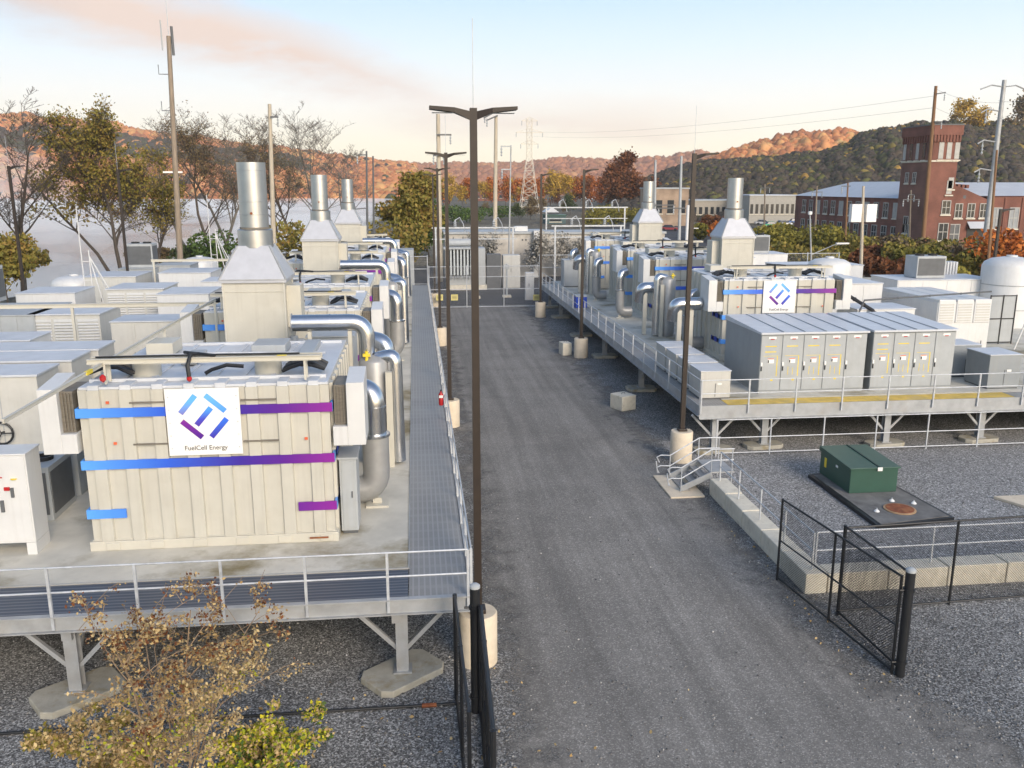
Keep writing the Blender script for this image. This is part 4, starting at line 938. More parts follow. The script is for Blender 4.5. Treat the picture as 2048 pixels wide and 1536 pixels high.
# ------------------------------------------------------------ right platform equipment
def switchgear(label, x, y, n, w, d, h):
    t = thing('switchgear', label, 'switchgear', (x, y, DZ), 0, 'grey switchgear line ups')
    W_ = n * w
    MB().box(.02, .02, 0, W_ - .02, d, .1).build('plinth', GALVL, t)
    MB().box(0, 0, .1, W_, d, h - .1).build('body', GREYCAB, t, bevel=.012)
    v = [(-.04, -.12, h - .1), (W_ + .04, -.12, h - .1), (W_ + .04, d + .05, h - .1), (-.04, d + .05, h - .1), (-.04, -.12, h - .02), (W_ + .04, -.12, h - .02), (W_ + .04, d + .05, h + .12), (-.04, d + .05, h + .12)]
    r = MB().add(v, [(0, 3, 2, 1), (4, 5, 6, 7), (0, 1, 5, 4), (1, 2, 6, 5), (2, 3, 7, 6), (3, 0, 4, 7)]).build('roof', ROOFW, t)
    m = MB()
    for i in range(1, n): m.bar((i * w, -.1, h - .0), (i * w, d, h + .13), .03, .03)
    m.build('roof_seam', GREYL, r)
    for i in range(n):
        a = i * w
        dr = MB().box(a + .02, -.025, .16, a + w - .02, -.001, h - .16).build('door', GREYL, t, bevel=.006)
        MB().box(a + .32, -.04, h - .30, a + .64, -.026, h - .21).build('name_plate', WHITEP, dr)
        MB().box(a + .40, -.045, h - .33, a + .56, -.041, h - .29).build('red_label', RED, dr)
        MB().box(a + .0 + .03, -.07, 1.20, a + .10, -.026, 1.34).build('padlock', WHITEP, dr)
        MB().box(a + .05, -.06, .98, a + .09, -.026, 1.16).build('handle', BLACK, dr)
        if i < n - 1:
            y_ = MB()
            y_.box(a + .2, -.029, h - .63, a + .68, -.026, h - .59)
            if i == 0: y_.box(a + .2, -.029, h - .86, a + .68, -.026, h - .82)
            y_.box(a + .72, -.029, .75, a + .755, -.026, 1.62); y_.box(a + .15, -.029, 1.60, a + .72, -.026, 1.615)
            y_.box(a + .5, -.029, .55, a + .6, -.026, .65)
            if i: y_.box(a + .3, -.029, .8, a + .32, -.026, 1.15); y_.box(a + .5, -.029, .8, a + .52, -.026, 1.1)
            y_.build('yellow_mimic_line', YEL, dr)
            MB().box(a + .33, -.031, 1.30, a + .60, -.026, 1.48).build('warning_label', WHITEP, dr)
            MB().box(a + .34, -.035, 1.47, a + .59, -.032, 1.50).build('red_label', ORANGE, dr)
            MB().box(a + .34, -.05, 1.32, a + .38, -.032, 1.44).build('switch_lever', BLACK, dr)
    return t
switchgear('grey five door switchgear line up at the front of right platform', 14.05, 33.8, 5, .92, 4.1, 2.62)
switchgear('grey four door switchgear line up right of the five door one', 18.95, 33.85, 4, .92, 4.1, 2.62)
def junction(label, x, y, w, d, h, mt, grp, lids=True):
    t = thing('junction_box', label, 'enclosure', (x, y, DZ), 0, grp)
    MB().box(.03, .03, 0, w - .03, d - .03, .05).build('plinth', GREYD, t)
    MB().box(0, 0, .05, w, d, h - .04).build('body', mt, t, bevel=.012)
    MB().box(-.03, -.03, h - .04, w + .03, d + .03, h).build('lid', ROOFW, t, bevel=.01)
    MB().box(w * .5 - .01, -.012, .1, w * .5 + .01, -.001, h * .55).build('door_seam', GREYD, t)
    MB().box(w * .56, -.03, h * .5, w * .7, -.001, h * .56).build('latch', WHITEP, t)
    return t
for i, (y, lb) in enumerate(((33.15, 'front beige junction box at the near corner of right platform'), (34.95, 'second beige junction box behind the front one by the lamp pole'), (36.75, 'third beige junction box in the row on right platform'), (38.5, 'rearmost beige junction box in the row on right platform'))):
    junction(lb, 10.75 + .6 + (0 if i == 0 else .05), y, 1.25, 1.5, 1.18, BEIGE, 'beige junction boxes along the right platform edge')
junction('grey cabinet nearest the right edge of right platform', 24.1, 33.55, 1.45, 1.6, 1.5, GREYCAB, 'small grey cabinets at right')
junction('grey cabinet tucked behind the rightmost small one', 23.9, 35.9, 1.4, 1.5, 1.5, GREYCAB, 'small grey cabinets at right')
# white vent bank
t = thing('vent_bank', 'white three bay vent bank with louvers right of the switchgear', 'vent unit', (27.0, 42.2, DZ))
MB().box(0, 0, .08, 3.0, 5.6, 2.55).build('body', WHITE, t, bevel=.02)
for i in range(3):
    a = .04 + i; m = MB(); m.box(a, -.06, 1.45, a + .92, 5.62, 2.68); m.build('vent_cowl', WHITE, t, bevel=.03)
    v = MB()
    for k in range(7): v.box(a + .08, -.085, 1.55 + k * .14, a + .84, -.061, 1.62 + k * .14)
    v.build('louver', BEIGE, t)
    if i: MB().box(a + .5, -.16, -.0, a + .53, -.12, .5).build('drain_pipe', GREYD, t)
equip('low white roofed unit behind the right switchgear', 22.3, 41.6, 3.1, 2.2, 2.35, WHITE, doors=2)
equip('white container behind the logo module on right platform', 22.9, 46.5, 3.4, 4.2, 3.1, WHITE, doors=3)
equip('long white container at the back of right platform', 25.5, 58.5, 6.0, 3.0, 3.0, WHITE, doors=4)
equip('low white container carrying the cooling unit at far right', 29.5, 50.5, 6.5, 3.2, 2.8, WHITE, doors=4)
chiller('grey roof cooling unit on the white container at right', 31.1, 51.2, 1.9, 1.4, 1.35, z=4.82)
chiller('grey roof cooling unit far back on right platform', 27.3, 70, 2.0, 1.4, 1.45, z=5.0)
equip('white container under the far cooling unit on right platform', 24.0, 69, 6.5, 3.0, 3.0, WHITE, doors=4)
domed('round white tank with lifting lugs behind the logo module', 25.3, 52.5, 2.7, 2.7, 3.9, WHITE)
domed('big domed white tank at the right picture edge', 34.9, 48.4, 3.2, 3.2, 4.2, WHITE)
t = thing('ribbed_vessel', 'white ribbed vertical panel beside the big domed tank', 'tank', (33.6, 53.5, DZ)); m = MB()
for i in range(9): m.box(i * .2, 0, 0, i * .2 + .12, .8, 3.6)
m.box(0, .1, 0, 1.72, .7, 3.55); m.build('shell', WHITE, t)
t = thing('mesh_gate', 'grey panelled gate with black frame right of the vent bank', 'gate', (30.9, 43.6, DZ))
MB().box(0, 0, .1, 1.5, .05, 2.6).build('panel', GREYL, t)
m = MB()
for x in (0, .75, 1.5): m.box(x - .03, -.03, 0, x + .03, -.001, 2.7)
for z in (.1, 1.4, 2.65): m.box(.03, -.03, z - .03, .72, -.001, z + .03); m.box(.78, -.03, z - .03, 1.47, -.001, z + .03)
m.build('frame', BLACK, t)
conduit('thin black pipe running over the right platform containers', [(21.9, 40.9, 4.0), (22.4, 41.2, 4.85), (30.6, 43.2, 4.95)], .045, GREYD)
conduit('black exhaust pipe slanting down beside the logo module', [(21.6, 42.6, 5.3), (23.0, 41.4, 4.3), (23.3, 41.2, 3.8)], .09, RUBBER)
for (x, y, lb) in ((31.6, 41.0, 'white vent pipe standing at the right end of the platform'), (20.9, 66.0, 'white vent mast with angled braces behind the logo module')):
    t = thing('vent_mast', lb, 'mast', (x, y, DZ)); h_ = 5.0 if x > 30 else 7.0
    MB().tube([(0, 0, 0), (0, 0, h_)], .11, 10).build('pipe', WHITE, t, smooth=True)
    for dx in (-1, 1): MB().bar((0, 0, h_ * .6), (dx * .9, 0, .2), .06).build('brace', WHITE, t)
    MB().bar((0, 0, h_ * .75), (.9, 0, h_ * .75), .06).build('arm', WHITE, t)
equip('small grey kiosk at the far end of right platform', 12.5, 73.0, 1.5, 1.5, 2.3, GREYL, doors=1)
t = thing('storage_box', 'blue storage box beside the second right lamp pole', 'box', (10.6 + .6, 60.2, DZ)); MB().box(0, 0, 0, .8, 1.0, .78).build('body', BLUE, t, bevel=.02); MB().box(-.02, -.02, .781, .82, 1.02, .86).build('lid', GREYL, t, bevel=.01)
t = thing('fire_extinguisher', 'small red fire extinguisher on the left platform rail', 'fire extinguisher', (.82, 32.0, 2.35)); MB().lathe((0, 0, 0), [(.08, 0), (.09, .05), (.09, .42), (.04, .5), (.03, .56)], 14).build('cylinder', RED, t, smooth=True); MB().box(-.03, -.08, .56, .03, .04, .6).build('handle', BLACK, t); MB().box(-.07, -.1, .3, .07, -.091, .4).build('label', WHITEP, t)

# ------------------------------------------------------------ lamp posts
def lamp(label, loc, h=10.3, arms=2, rod=True, pier=True, base=1.22):
    t = thing('lamp_post', label, 'street lamp', loc, 0, 'dark bronze lamp posts')
    b = base if pier else 0
    if pier:
        MB().lathe((0, 0, 0), [(.43, 0), (.43, b - .04), (.40, b)], 28).build('concrete_pier', CONCW, t, smooth=True)
    m = MB(); w0, w1 = .085, .07; z0, z1 = b, b + h
    m.add([(-w0, -w0, z0), (w0, -w0, z0), (w0, w0, z0), (-w0, w0, z0), (-w1, -w1, z1), (w1, -w1, z1), (w1, w1, z1), (-w1, w1, z1)], [(0, 3, 2, 1), (4, 5, 6, 7), (0, 1, 5, 4), (1, 2, 6, 5), (2, 3, 7, 6), (3, 0, 4, 7)])
    m.build('pole', BRONZE, t)
    MB().box(-.17, -.17, b + .002, .17, .17, b + .1).build('base_cover', BRONZE, t, bevel=.02)
    for s in ((-1, 1) if arms == 2 else (1,)):
        m = MB(); x0 = .07 * s; x1 = .86 * s
        v = [(x0, -.07, z1 - .22), (x0, .07, z1 - .22), (x0, .07, z1 - .06), (x0, -.07, z1 - .06), (x0 + .3 * s, -.16, z1 - .09), (x0 + .3 * s, .16, z1 - .09), (x0 + .3 * s, .16, z1 + .0), (x0 + .3 * s, -.16, z1 + .0), (x1, -.16, z1 - .03), (x1, .16, z1 - .03), (x1, .16, z1 + .03), (x1, -.16, z1 + .03)]
        m.add(v, [(0, 3, 2, 1), (0, 1, 5, 4), (1, 2, 6, 5), (2, 3, 7, 6), (3, 0, 4, 7), (4, 5, 9, 8), (5, 6, 10, 9), (6, 7, 11, 10), (7, 4, 8, 11), (8, 9, 10, 11)])
        a = m.build('lamp_head', BRONZE, t)
        MB().box(x0 + .32 * s, -.12, z1 - .095, x1 - .05 * s, .12, z1 - .092).build('lens', GREYL, a)
    if rod: MB().tube([(0, 0, z1), (0, 0, z1 + 1.65)], .009, 5).build('lightning_rod', GALV, t)
    MB().box(-.05, .085, b + 1.0, .06, .12, b + 1.3).build('hand_hole', BRONZE, t)
    return t
lamp('nearest double headed lamp post in the centre beside the left gate', (1.19, 17.7, 0), h=10.75)
lamp('second double headed lamp post along the left platform', (1.35, 37.4, 0), h=10.6)
lamp('third double headed lamp post along the left platform', (1.5, 57.5, 0), h=10.35)
lamp('farthest double headed lamp post along the left platform', (1.6, 76.5, 0), h=10.2, rod=False)
lamp('nearest single headed lamp post at the corner of right platform', (10.1, 31.4, 0), h=10.4, arms=1)
lamp('second single headed lamp post along the right platform', (10.12, 52.4, 0), h=10.2, arms=1, rod=False)
lamp('third single headed lamp post along the right platform', (10.0, 69.5, 0), h=10.15, arms=1, rod=False)
lamp('dark lamp post at the far left edge with a tall rod', (-23.5, 55, 0), h=11.6, arms=1, pier=False)
lamp('dark lamp post with rod in front of the leafy olive tree', (-19.0, 60, 0), h=11.5, arms=1, pier=False)
lamp('dark lamp post by the big domed tank at the right edge', (37.5, 53, 0), h=9.0, arms=1, pier=False, rod=False)

# ------------------------------------------------------------ concrete blocks on the road edge
def cblock(label, loc, rz, s=(.75, .75, .75), g='loose concrete blocks'):
    t = thing('concrete_block', label, 'concrete block', loc, rz, g)
    MB().box(-s[0] / 2, -s[1] / 2, 0, s[0] / 2, s[1] / 2, s[2]).build('block', CONCB, t, bevel=.04)
    MB().tube([(-.1, 0, s[2]), (-.08, 0, s[2] + .07), (.08, 0, s[2] + .07), (.1, 0, s[2])], .015, 6).build('lifting_eye', GREYD, t)
    return t
cblock('square pale concrete block with lifting eye on the road edge', (9.75, 39.6, 0), R(25), (.85, .95, .72))
cblock('small weathered concrete block beside the second lamp pier', (9.3, 53.4, 0), R(10), (.6, .8, .8))
# ------------------------------------------------------------ block retaining wall and its rails
WG = 'pale wall blocks'
wy = 20.0
def wallrun(pts, seg, labels, h=.58, d=.6):
    out_ = []
    for a, b in zip(pts[:-1], pts[1:]):
        a, b = Vector(a), Vector(b); n = max(1, round((b - a).length / seg)); rz = math.atan2(b.y - a.y, b.x - a.x)
        L_ = (b - a).length / n
        for i in range(n): out_.append((a.lerp(b, (i + .5) / n), rz, L_, d, h))
    return out_
runs = wallrun([(10.25, 19.97, 0), (10.25, 27.6, 0)], 1.5, None) + wallrun([(10.25 + .31, 20.28, 0), (30.9, 20.5, 0)], 1.72, None)
wl = []
ordi = ['first', 'second', 'third', 'fourth', 'fifth', 'sixth', 'seventh', 'eighth', 'ninth', 'tenth', 'eleventh', 'twelfth', 'thirteenth', 'fourteenth']
for i, (c, rz, L_, d, h) in enumerate(runs):
    if i < 5: lb = 'pale wall block along the road, %s back from the wall corner' % ordi[i]; off = (.0, 0)
    else: lb = 'pale wall block behind the black fence, %s right from the wall corner' % ordi[i - 5]
    t = thing('wall_block', lb, 'concrete block', (c.x, c.y, 0), rz, WG)
    MB().box(-L_ / 2 + .015, -d / 2 + .0, 0, L_ / 2 - .015, d / 2, h + rnd.uniform(-.02, .02)).build('block', CONCB, t, bevel=.03)
railing('guard_rail', 'galvanised rail on top of the block wall along the road', [(10.2, 27.3), (10.2, 20.2)], z=.6, sp=1.6, h=1.02, zoff=.28, r=.024, post=.04)
railing('guard_rail', 'galvanised rail on top of the block wall behind the black fence', [(10.3, 20.25), (30, 20.45)], z=.6, sp=3.3, h=1.02, zoff=.28, r=.022, post=.04)
railing('guard_rail', 'galvanised ground level rail below the front of right platform', [(11.65, 31.8), (36, 31.8)], z=0, sp=2.15, h=1.5, rails=(.99, .50, .08), zoff=.28, r=.022, post=.05)
# stile: small stair over the wall with looped rails
t = thing('step_stile', 'small grated step stile with looped handrails over the wall end', 'stairs', (9.6, 28.6, 0))
MB().box(-1.1, -1.3, 0, .1, 1.0, .07).build('landing_slab', CONCW, t, bevel=.01)
for i in range(3): MB().box(-.55 + i * .32, -.75, .07 + i * .22, -.25 + i * .32, .55, .12 + i * .22).build('step', GRATE, t)
for y in (-.79, .57): MB().bar((-.6, y, .16), (.5, y, .66), .05, .2).build('stringer', GALVL, t)
MB().box(.42, -.8, .70, 1.3, .6, .75).build('top_platform', GALVL, t)
for y in (-.8, .6):
    for zz in (.55, .95):
        p = [(-1.0, y, zz - .25), (-1.1, y, zz - .05), (-.95, y, zz + .02), (-.6, y, zz + .0), (.45, y, zz + .62), (1.25, y, zz + .62)]
        MB().tube(p, .022, 6).build('handrail', GALV, t, smooth=True)
    MB().tube([(-1.05, y, .3), (-1.12, y, .75)], .022, 6).build('handrail', GALV, t)
    for x, z in ((-.6, .95), (.45, 1.57), (1.2, 1.57)): MB().tube([(x, y, .07), (x, y, z)], .02, 6).build('post', GALV, t)
# ------------------------------------------------------------ green transformer on its pad
t = thing('concrete_pad', 'dark rimmed concrete pad with a round opening under the green transformer', 'pad', (14.2, 23.9, 0))
pl = [(0, 0), (2.75, .5), (1.9, 5.5), (.55, 5.3)]
pl = [(-.05, .0), (2.75, .45), (2.35, 5.4), (-.05, 5.0)]
MB().prism(pl, .0, .13).build('rim', BLACK, t)
pi = [(.09, .12), (2.62, .53), (2.24, 5.25), (.09, 4.87)]
MB().prism(pi, .131, .15).build('slab', mat('stained_pad_concrete', (.17, .165, .155), .9, var=.3, scale=1.6, stain=(.05, .045, .04), samt=.8, sscale=.7), t)
t2 = thing('manhole_cover', 'round rusty brown manhole cover in the pad before the green box', 'manhole cover', (15.55, 25.15, .152))
MB().lathe((0, 0, 0), [(.50, 0), (.50, .03), (.46, .035)], 32).build('rim_ring', mat('rusty_rim', (.42, .27, .15), .9, var=.25), t2)
c_ = MB().lathe((0, 0, .02), [(.44, 0), (.44, .025), (.4, .03)], 32).build('cover', RUST, t2)
for i, (x, y) in enumerate(((-.85, -.1), (.75, .45), (.15, .75))):
    q = thing('anchor_plate', ['white anchor left of the rusty manhole cover', 'white anchor right of the rusty manhole cover', 'white anchor between manhole cover and green transformer'][i], 'anchor', (15.55 + x, 25.15 + y, .151), 0, 'white anchors on the pad')
    MB().lathe((0, 0, 0), [(.09, 0), (.09, .02), (.04, .07), (.02, .08)], 10).build('plate', WHITEP, q)
    MB().tube([(0, 0, .08), (0, 0, .12)], .02, 6).build('ring', GALV, q)
t = thing('transformer', 'dark green pad mounted transformer box with a white label', 'transformer', (14.62, 26.75, .152))
MB().box(0, 0, 0, 1.72, 2.25, .86).build('tank', GREEN, t, bevel=.02)
v = [(-.05, -.06, .861), (1.77, -.06, .861), (1.77, 2.3, .861), (-.05, 2.3, .861), (-.05, -.06, .92), (1.77, -.06, .92), (1.77, 2.3, 1.02), (-.05, 2.3, 1.02)]
ld = MB().add(v, [(0, 3, 2, 1), (4, 5, 6, 7), (0, 1, 5, 4), (1, 2, 6, 5), (2, 3, 7, 6), (3, 0, 4, 7)]).build('lid', GREEN, t, bevel=.01)
MB().bar((1.0, -.05, .93), (1.0, 2.28, 1.03), .05, .03).build('lid_seam', mat('dark_green_edge', (.01, .035, .028), .5), ld)
MB().box(.93, -.075, .80, 1.1, -.061, .93).build('white_label', WHITEP, t)
MB().box(-.012, 1.75, .35, -.001, 1.9, .7).build('yellow_label', YEL, t)
MB().box(-.012, .9, .62, -.001, 1.05, .7).build('white_label', WHITEP, t)
t = thing('concrete_slab', 'pale pointed concrete slab lying on gravel at the right edge', 'slab', (19.5, 24.6, .01))
MB().prism([(0, 1.5), (.45, .5), (1.6, -.1), (6, -.3), (6, 1.5)], 0, .1).build('slab', CONCW, t, bevel=.02)

# ------------------------------------------------------------ black chain link fences and gates
def panel(name, label, a, b, h=2.35, mids=(.5,), posts=True, r=.028, group=None, mesh=CHAINB, mt=None, cat='gate', nv=1, z0=.08, heavy=()):
    a, b = Vector((*a, 0)), Vector((*b, 0)); L_ = (b - a).length; rz = math.atan2(b.y - a.y, b.x - a.x); mt = mt or BLACK
    t = thing(name, label, cat, a, rz, group)
    MB().add([(0, 0, z0), (L_, 0, z0), (L_, 0, h), (0, 0, h)], [(0, 1, 2, 3)]).build('chain_link_mesh', mesh, t)
    for nm, z in (('top_rail', h), ('bottom_rail', z0)): MB().tube([(0, 0, z), (L_, 0, z)], r, 8).build(nm, mt, t)
    for f in mids: MB().tube([(0, 0, h * f), (L_, 0, h * f)], r * .8, 6).build('mid_rail', mt, t)
    for i in range(nv + 1):
        x = L_ * i / nv if nv else 0
        rr = r * 1.5 if (i in heavy) else r * 1.15
        MB().tube([(x, 0, 0), (x, 0, h + .03)], rr, 8).build('upright', mt, t)
    return t
def gatepost(label, x, y, h, r=.10, cap=True):
    t = thing('gate_post', label, 'post', (x, y, 0), 0, 'thick black gate posts')
    MB().tube([(0, 0, 0), (0, 0, h)], r, 20).build('pipe', BLACK, t, smooth=True)
    MB().lathe((0, 0, h), [(r * 1.08, -.03), (r * 1.05, .02), (r * .6, .055), (.01, .065)], 20).build('cap', GREYL if cap else BLACK, t, smooth=True)
    for z in (.35, h - .45):
        hg = MB().tube([(0, 0, z - .03), (0, 0, z + .03)], r * 1.25, 14).build('hinge', BLACK, t); MB().tube([(-r, 0, z), (-r - .12, 0, z)], .025, 8).build('hinge_pin', BLACK, hg)
    return t
gatepost('thick black gate post at the right side of the road', 10.33, 16.05, 2.5)
gatepost('thick black gate post in front of the centre lamp post', 1.0, 15.75, 2.78, r=.10)
panel('gate', 'open black chain link gate leaf hung on the right gate post', (10.2, 16.15), (9.58, 20.9), h=2.32, mids=(.5,), nv=2)
panel('fence', 'black chain link fence panel between right gate post and corner post', (10.42, 16.1), (10.3, 18.86), h=2.36, mids=(), nv=1, cat='fence', heavy=(1,))
panel('fence', 'black chain link fence running right in front of the block wall', (10.33, 18.9), (25.6, 19.6), h=2.3, mids=(), nv=5, cat='fence', heavy=(0,))
panel('gate', 'open black chain link gate leaf at bottom centre hung from left gate post', (1.1, 15.6), (.99, 11.6), h=2.4, mids=(.5,), nv=3, r=.045)
panel('fence', 'black chain link panel just left of the centre gate post', (.62, 16.25), (.66, 12.2), h=2.35, mids=(), nv=2, cat='fence', r=.03, heavy=(0,))
t = thing('conduit', 'black conduit lying on the gravel left of the gate', 'conduit', (-12, 16.0, 0))
MB().tube([(0, 0, .04), (4, -.03, .05), (9, .05, .04), (12.7, 0, .05)], .03, 8).build('pipe', BLACK, t)
MB().tube([(11.9, 0, .05), (12.2, .0, .05)], .045, 8).build('rusty_coupling', RUST, t)

# ------------------------------------------------------------ foreground shrub
def bigshrub(label, loc, h, seed, leafs, nstem=9, spread=.55, r0=.03, bark=None, sz=.06, per=6, name='shrub', droop=.0, lv=3):
    t = thing(name, label, 'shrub', loc); rg = random.Random(seed); tb = MB(); tips = []
    def grow(p, d, ln, r, lev, bend):
        pts = [p]; q = p; dd = d.copy(); k = 6
        for i in range(k):
            dd = (dd + Vector((rg.uniform(-1, 1), rg.uniform(-1, 1), rg.uniform(-1, 1) - bend * (i / k) * 2.2)) * .17).normalized(); q = q + dd * ln / k; pts.append(q)
        rr = [max(r * (1 - .8 * i / k), .004) for i in range(k + 1)]
        tb.tube(pts, rr, n=5 if lev == 0 else 4, caps=False)
        if lev >= 1:
            for a, b in zip(pts[1:-1], pts[2:]): tips.append(a); tips.append(a.lerp(b, .5))
            tips.append(pts[-1])
        if lev < lv:
            for i in range(7 if lev == 0 else 4):
                u = rg.uniform(.3 if lev == 0 else .2, 1); j = min(int(u * k), k - 1); s = pts[j].lerp(pts[j + 1], u * k - j)
                a = rg.uniform(0, 6.283); nd = (Vector((math.cos(a), math.sin(a), rg.uniform(-.1, .9))) * .8 + dd * .6).normalized()
                grow(s, nd, ln * rg.uniform(.20, .42), max(rr[j] * .6, .006), lev + 1, bend + .35)
    for i in range(nstem):
        a = rg.uniform(0, 6.283); tl = rg.uniform(.05, spread)
        grow(Vector((rg.uniform(-.25, .25), rg.uniform(-.25, .25), 0)), Vector((math.cos(a) * tl, math.sin(a) * tl, 1)).normalized(), h * rg.uniform(.65, 1.02), r0 * rg.uniform(.7, 1.2), 0, .1)
    tb.build('stems', bark or mat('dry_stem', (.26, .18, .11), .9, var=.3, scale=5), t)
    n = len(tips)
    for k, (lf, frac, lo, hi, pp, s) in enumerate(leafs):
        sel = [p for p in tips if lo <= p.z / h <= hi and rg.random() < frac]
        if sel: leaves('foliage', sel, pp, s, .05, lf, t, seed + k, droop)
    return t
bigshrub('tall dead tan shrub with curled leaves in the left foreground', (-4.15, 13.0, 0), 4.15, 3, [(LF_TAN, .24, .12, 1.1, 2, .031), (LF_RED, .15, .74, 1.1, 2, .032), (LF_LIME, .03, .2, .6, 4, .035)], nstem=9, spread=.17, r0=.034, droop=.03)
bigshrub('yellow green leafy shrub beside the dead one at bottom left', (-2.6, 13.2, 0), 1.75, 8, [(LF_LIME, .32, .3, 1.1, 2, .042), (LF_TAN, .35, .3, 1.1, 2, .036), (LF_GREEN, .16, .2, .9, 2, .045)], nstem=7, spread=.5, r0=.018)
bigshrub('low yellow green shrub left of the dead shrub at bottom edge', (-5.3, 13.2, 0), 1.9, 15, [(LF_YGR, .12, .3, 1.1, 2, .045), (LF_TAN, .5, .3, 1.1, 2, .036)], nstem=7, spread=.6, r0=.016)

# ------------------------------------------------------------ substation behind the road end
def cfence(label, a, b, h, n, z=0.0, mids=(.45, .75), group='galvanised chain link fences'):
    a, b = Vector((*a, z)), Vector((*b, z)); L_ = (b - a).length; rz = math.atan2(b.y - a.y, b.x - a.x)
    t = thing('fence', label, 'fence', a, rz, group)
    MB().add([(0, 0, .05), (L_, 0, .05), (L_, 0, h), (0, 0, h)], [(0, 1, 2, 3)]).build('chain_link_mesh', CHAING, t)
    for nm, z_ in [('top_rail', h), ('bottom_rail', .08)] + [('mid_rail', h * f) for f in mids]: MB().tube([(0, 0, z_), (L_, 0, z_)], .03, 6).build(nm, GALV, t)
    for i in range(n + 1): MB().tube([(L_ * i / n, 0, 0), (L_ * i / n, 0, h + .1)], .045, 6).build('post', GALV, t)
    return t
f1 = cfence('galvanised chain link fence closing the far end of the road', (1.1, 75.6), (10.9, 75.6), 3.6, 3)
cfence('galvanised chain link fence past the left platform end', (-9, 77.0), (1.0, 77.0), 4.4, 4)
cfence('galvanised chain link fence past the right platform end', (11, 77.2), (24, 77.2), 4.4, 5)
cfence('galvanised chain link fence behind the right platform containers', (24.5, 79.2), (40, 79.0), 4.2, 5)
for i, (px, lb) in enumerate(((879, 'left one of three yellow warning signs on the far fence'), (909, 'middle one of three yellow warning signs on the far fence'), (1073, 'right one of three yellow warning signs on the far fence'))):
    p = aty(px, 595, 75.5); t = thing('warning_sign', lb, 'sign', (p.x, 75.52, p.z), 0, 'yellow warning signs on the fence'); MB().box(-.3, -.02, -.26, .3, 0, .26).build('plate', YSIGN, t); m = MB()
    for k in range(3): m.box(-.2, -.024, -.14 + k * .12, .2, -.021, -.1 + k * .12)
    m.build('print', LETTER, t)
t = thing('power_transformer', 'large grey power transformer with radiator fins behind the far fence', 'transformer', (2.9, 88, 0))
MB().box(.3, 1.2, .5, 4.2, 3.6, 4.2).build('tank', GREYL, t)
for i in range(9): MB().box(.2 + i * .34, 0, 1.6, .36 + i * .34, 1.1, 4.2).build('radiator_fin', mat('radiator_paint', (.50, .53, .53), .5, var=.08), t)
MB().box(-.1, -.15, 4.21, 3.3, 1.2, 4.4).build('header_pipe', GREYL, t)
MB().tube([(3.5, 1.6, 4.75), (.4, 1.6, 4.75)], .4, 12).build('conservator', GREYL, t, smooth=True)
for x in (1, 2, 3): MB().lathe((x, 2.6, 4.2), [(.12, 0), (.2, .1), (.1, .2), (.18, .3), (.1, .4), (.17, .5), (.08, .6), (.04, 1.1)], 10).build('bushing', GREYD, t)
MB().box(.2, .6, 0, 4.3, 3.8, .5).build('plinth', CONCB, t)
def cub(label, x, y, w, d, h, m_, nm='control_box', z=0, group=None):
    t = thing(nm, label, 'cabinet', (x, y, z), 0, group); MB().box(0, 0, .0, w, d, h).build('body', m_, t, bevel=.02); MB().box(.06, -.03, .12, w / 2 - .02, -.001, h - .1).build('door', m_, t); MB().box(w / 2 + .02, -.03, .12, w - .06, -.001, h - .1).build('door', m_, t); MB().box(w / 2 - .1, -.06, h * .5, w / 2 - .05, -.031, h * .6).build('handle', GREYD, t); return t
cub('dark panelled breaker cabinet right of the power transformer', 7.2, 89, 1.5, 1.2, 3.6, GREYD)
cub('tan breaker cabinet left of the vine covered wall', 9.0, 90, 1.8, 1.5, 3.4, BEIGE)
cub('white meter box on a post by the far fence', 10.1, 80, .8, .5, 2.6, WHITE)
cub('pale equipment shed behind the left platform end', -2.2, 92, 2.0, 3, 3.9, GREYL, nm='shed')
# pale block wall building with parapet
t = thing('block_building', 'long pale block wall building behind the substation', 'building', (3.4, 101, 0))
MB().box(0, 0, 0, 12.0, 6, 5.0).build('wall', BLKWALL, t); MB().box(-.15, -.18, 5.001, 12.15, 6.1, 5.25).build('roof', GREYL, t)
MB().box(12.05, .3, 0, 26, 6, 4.9).build('wall', BLKWALL, t); MB().box(12.2, .12, 4.901, 26.15, 6.1, 5.15).build('roof', GREYL, t)
MB().box(10.2, -.9, 0, 11.0, -.01, 5.4).build('pilaster', WHITE, t)
for x in (8.9, 9.3): MB().box(x, -.05, 4.2, x + .15, -.01, 4.4).build('vent', GREYD, t)
MB().box(8.2, 1, 5.26, 9.7, 2.2, 5.8).build('roof_hatch', WHITE, t)
for k, (x, y, lb) in enumerate(((8.2, 98, 'grey leafless vine bush against the block wall'), (13.8, 97, 'bigger grey leafless bush at the right end of the block wall'), (16.6, 97.5, 'pale leafless bush farther right along the block wall'), (19.8, 97, 'pale scrubby bush behind the right platform end'))):
    t = thing('bare_bush', lb, 'bush', (x, y, 0)); tb, tips = skeleton(random.Random(50 + k), 3.4, .8, levels=3, trunk=.1, nb=9, r0=.06, up=.2); tb.build('stems', TRUNKG, t); leaves('foliage', tips, 2, .14, .3, mat('pale_dry_leaves', (.34, .32, .28), .9, var=.5), t, k)
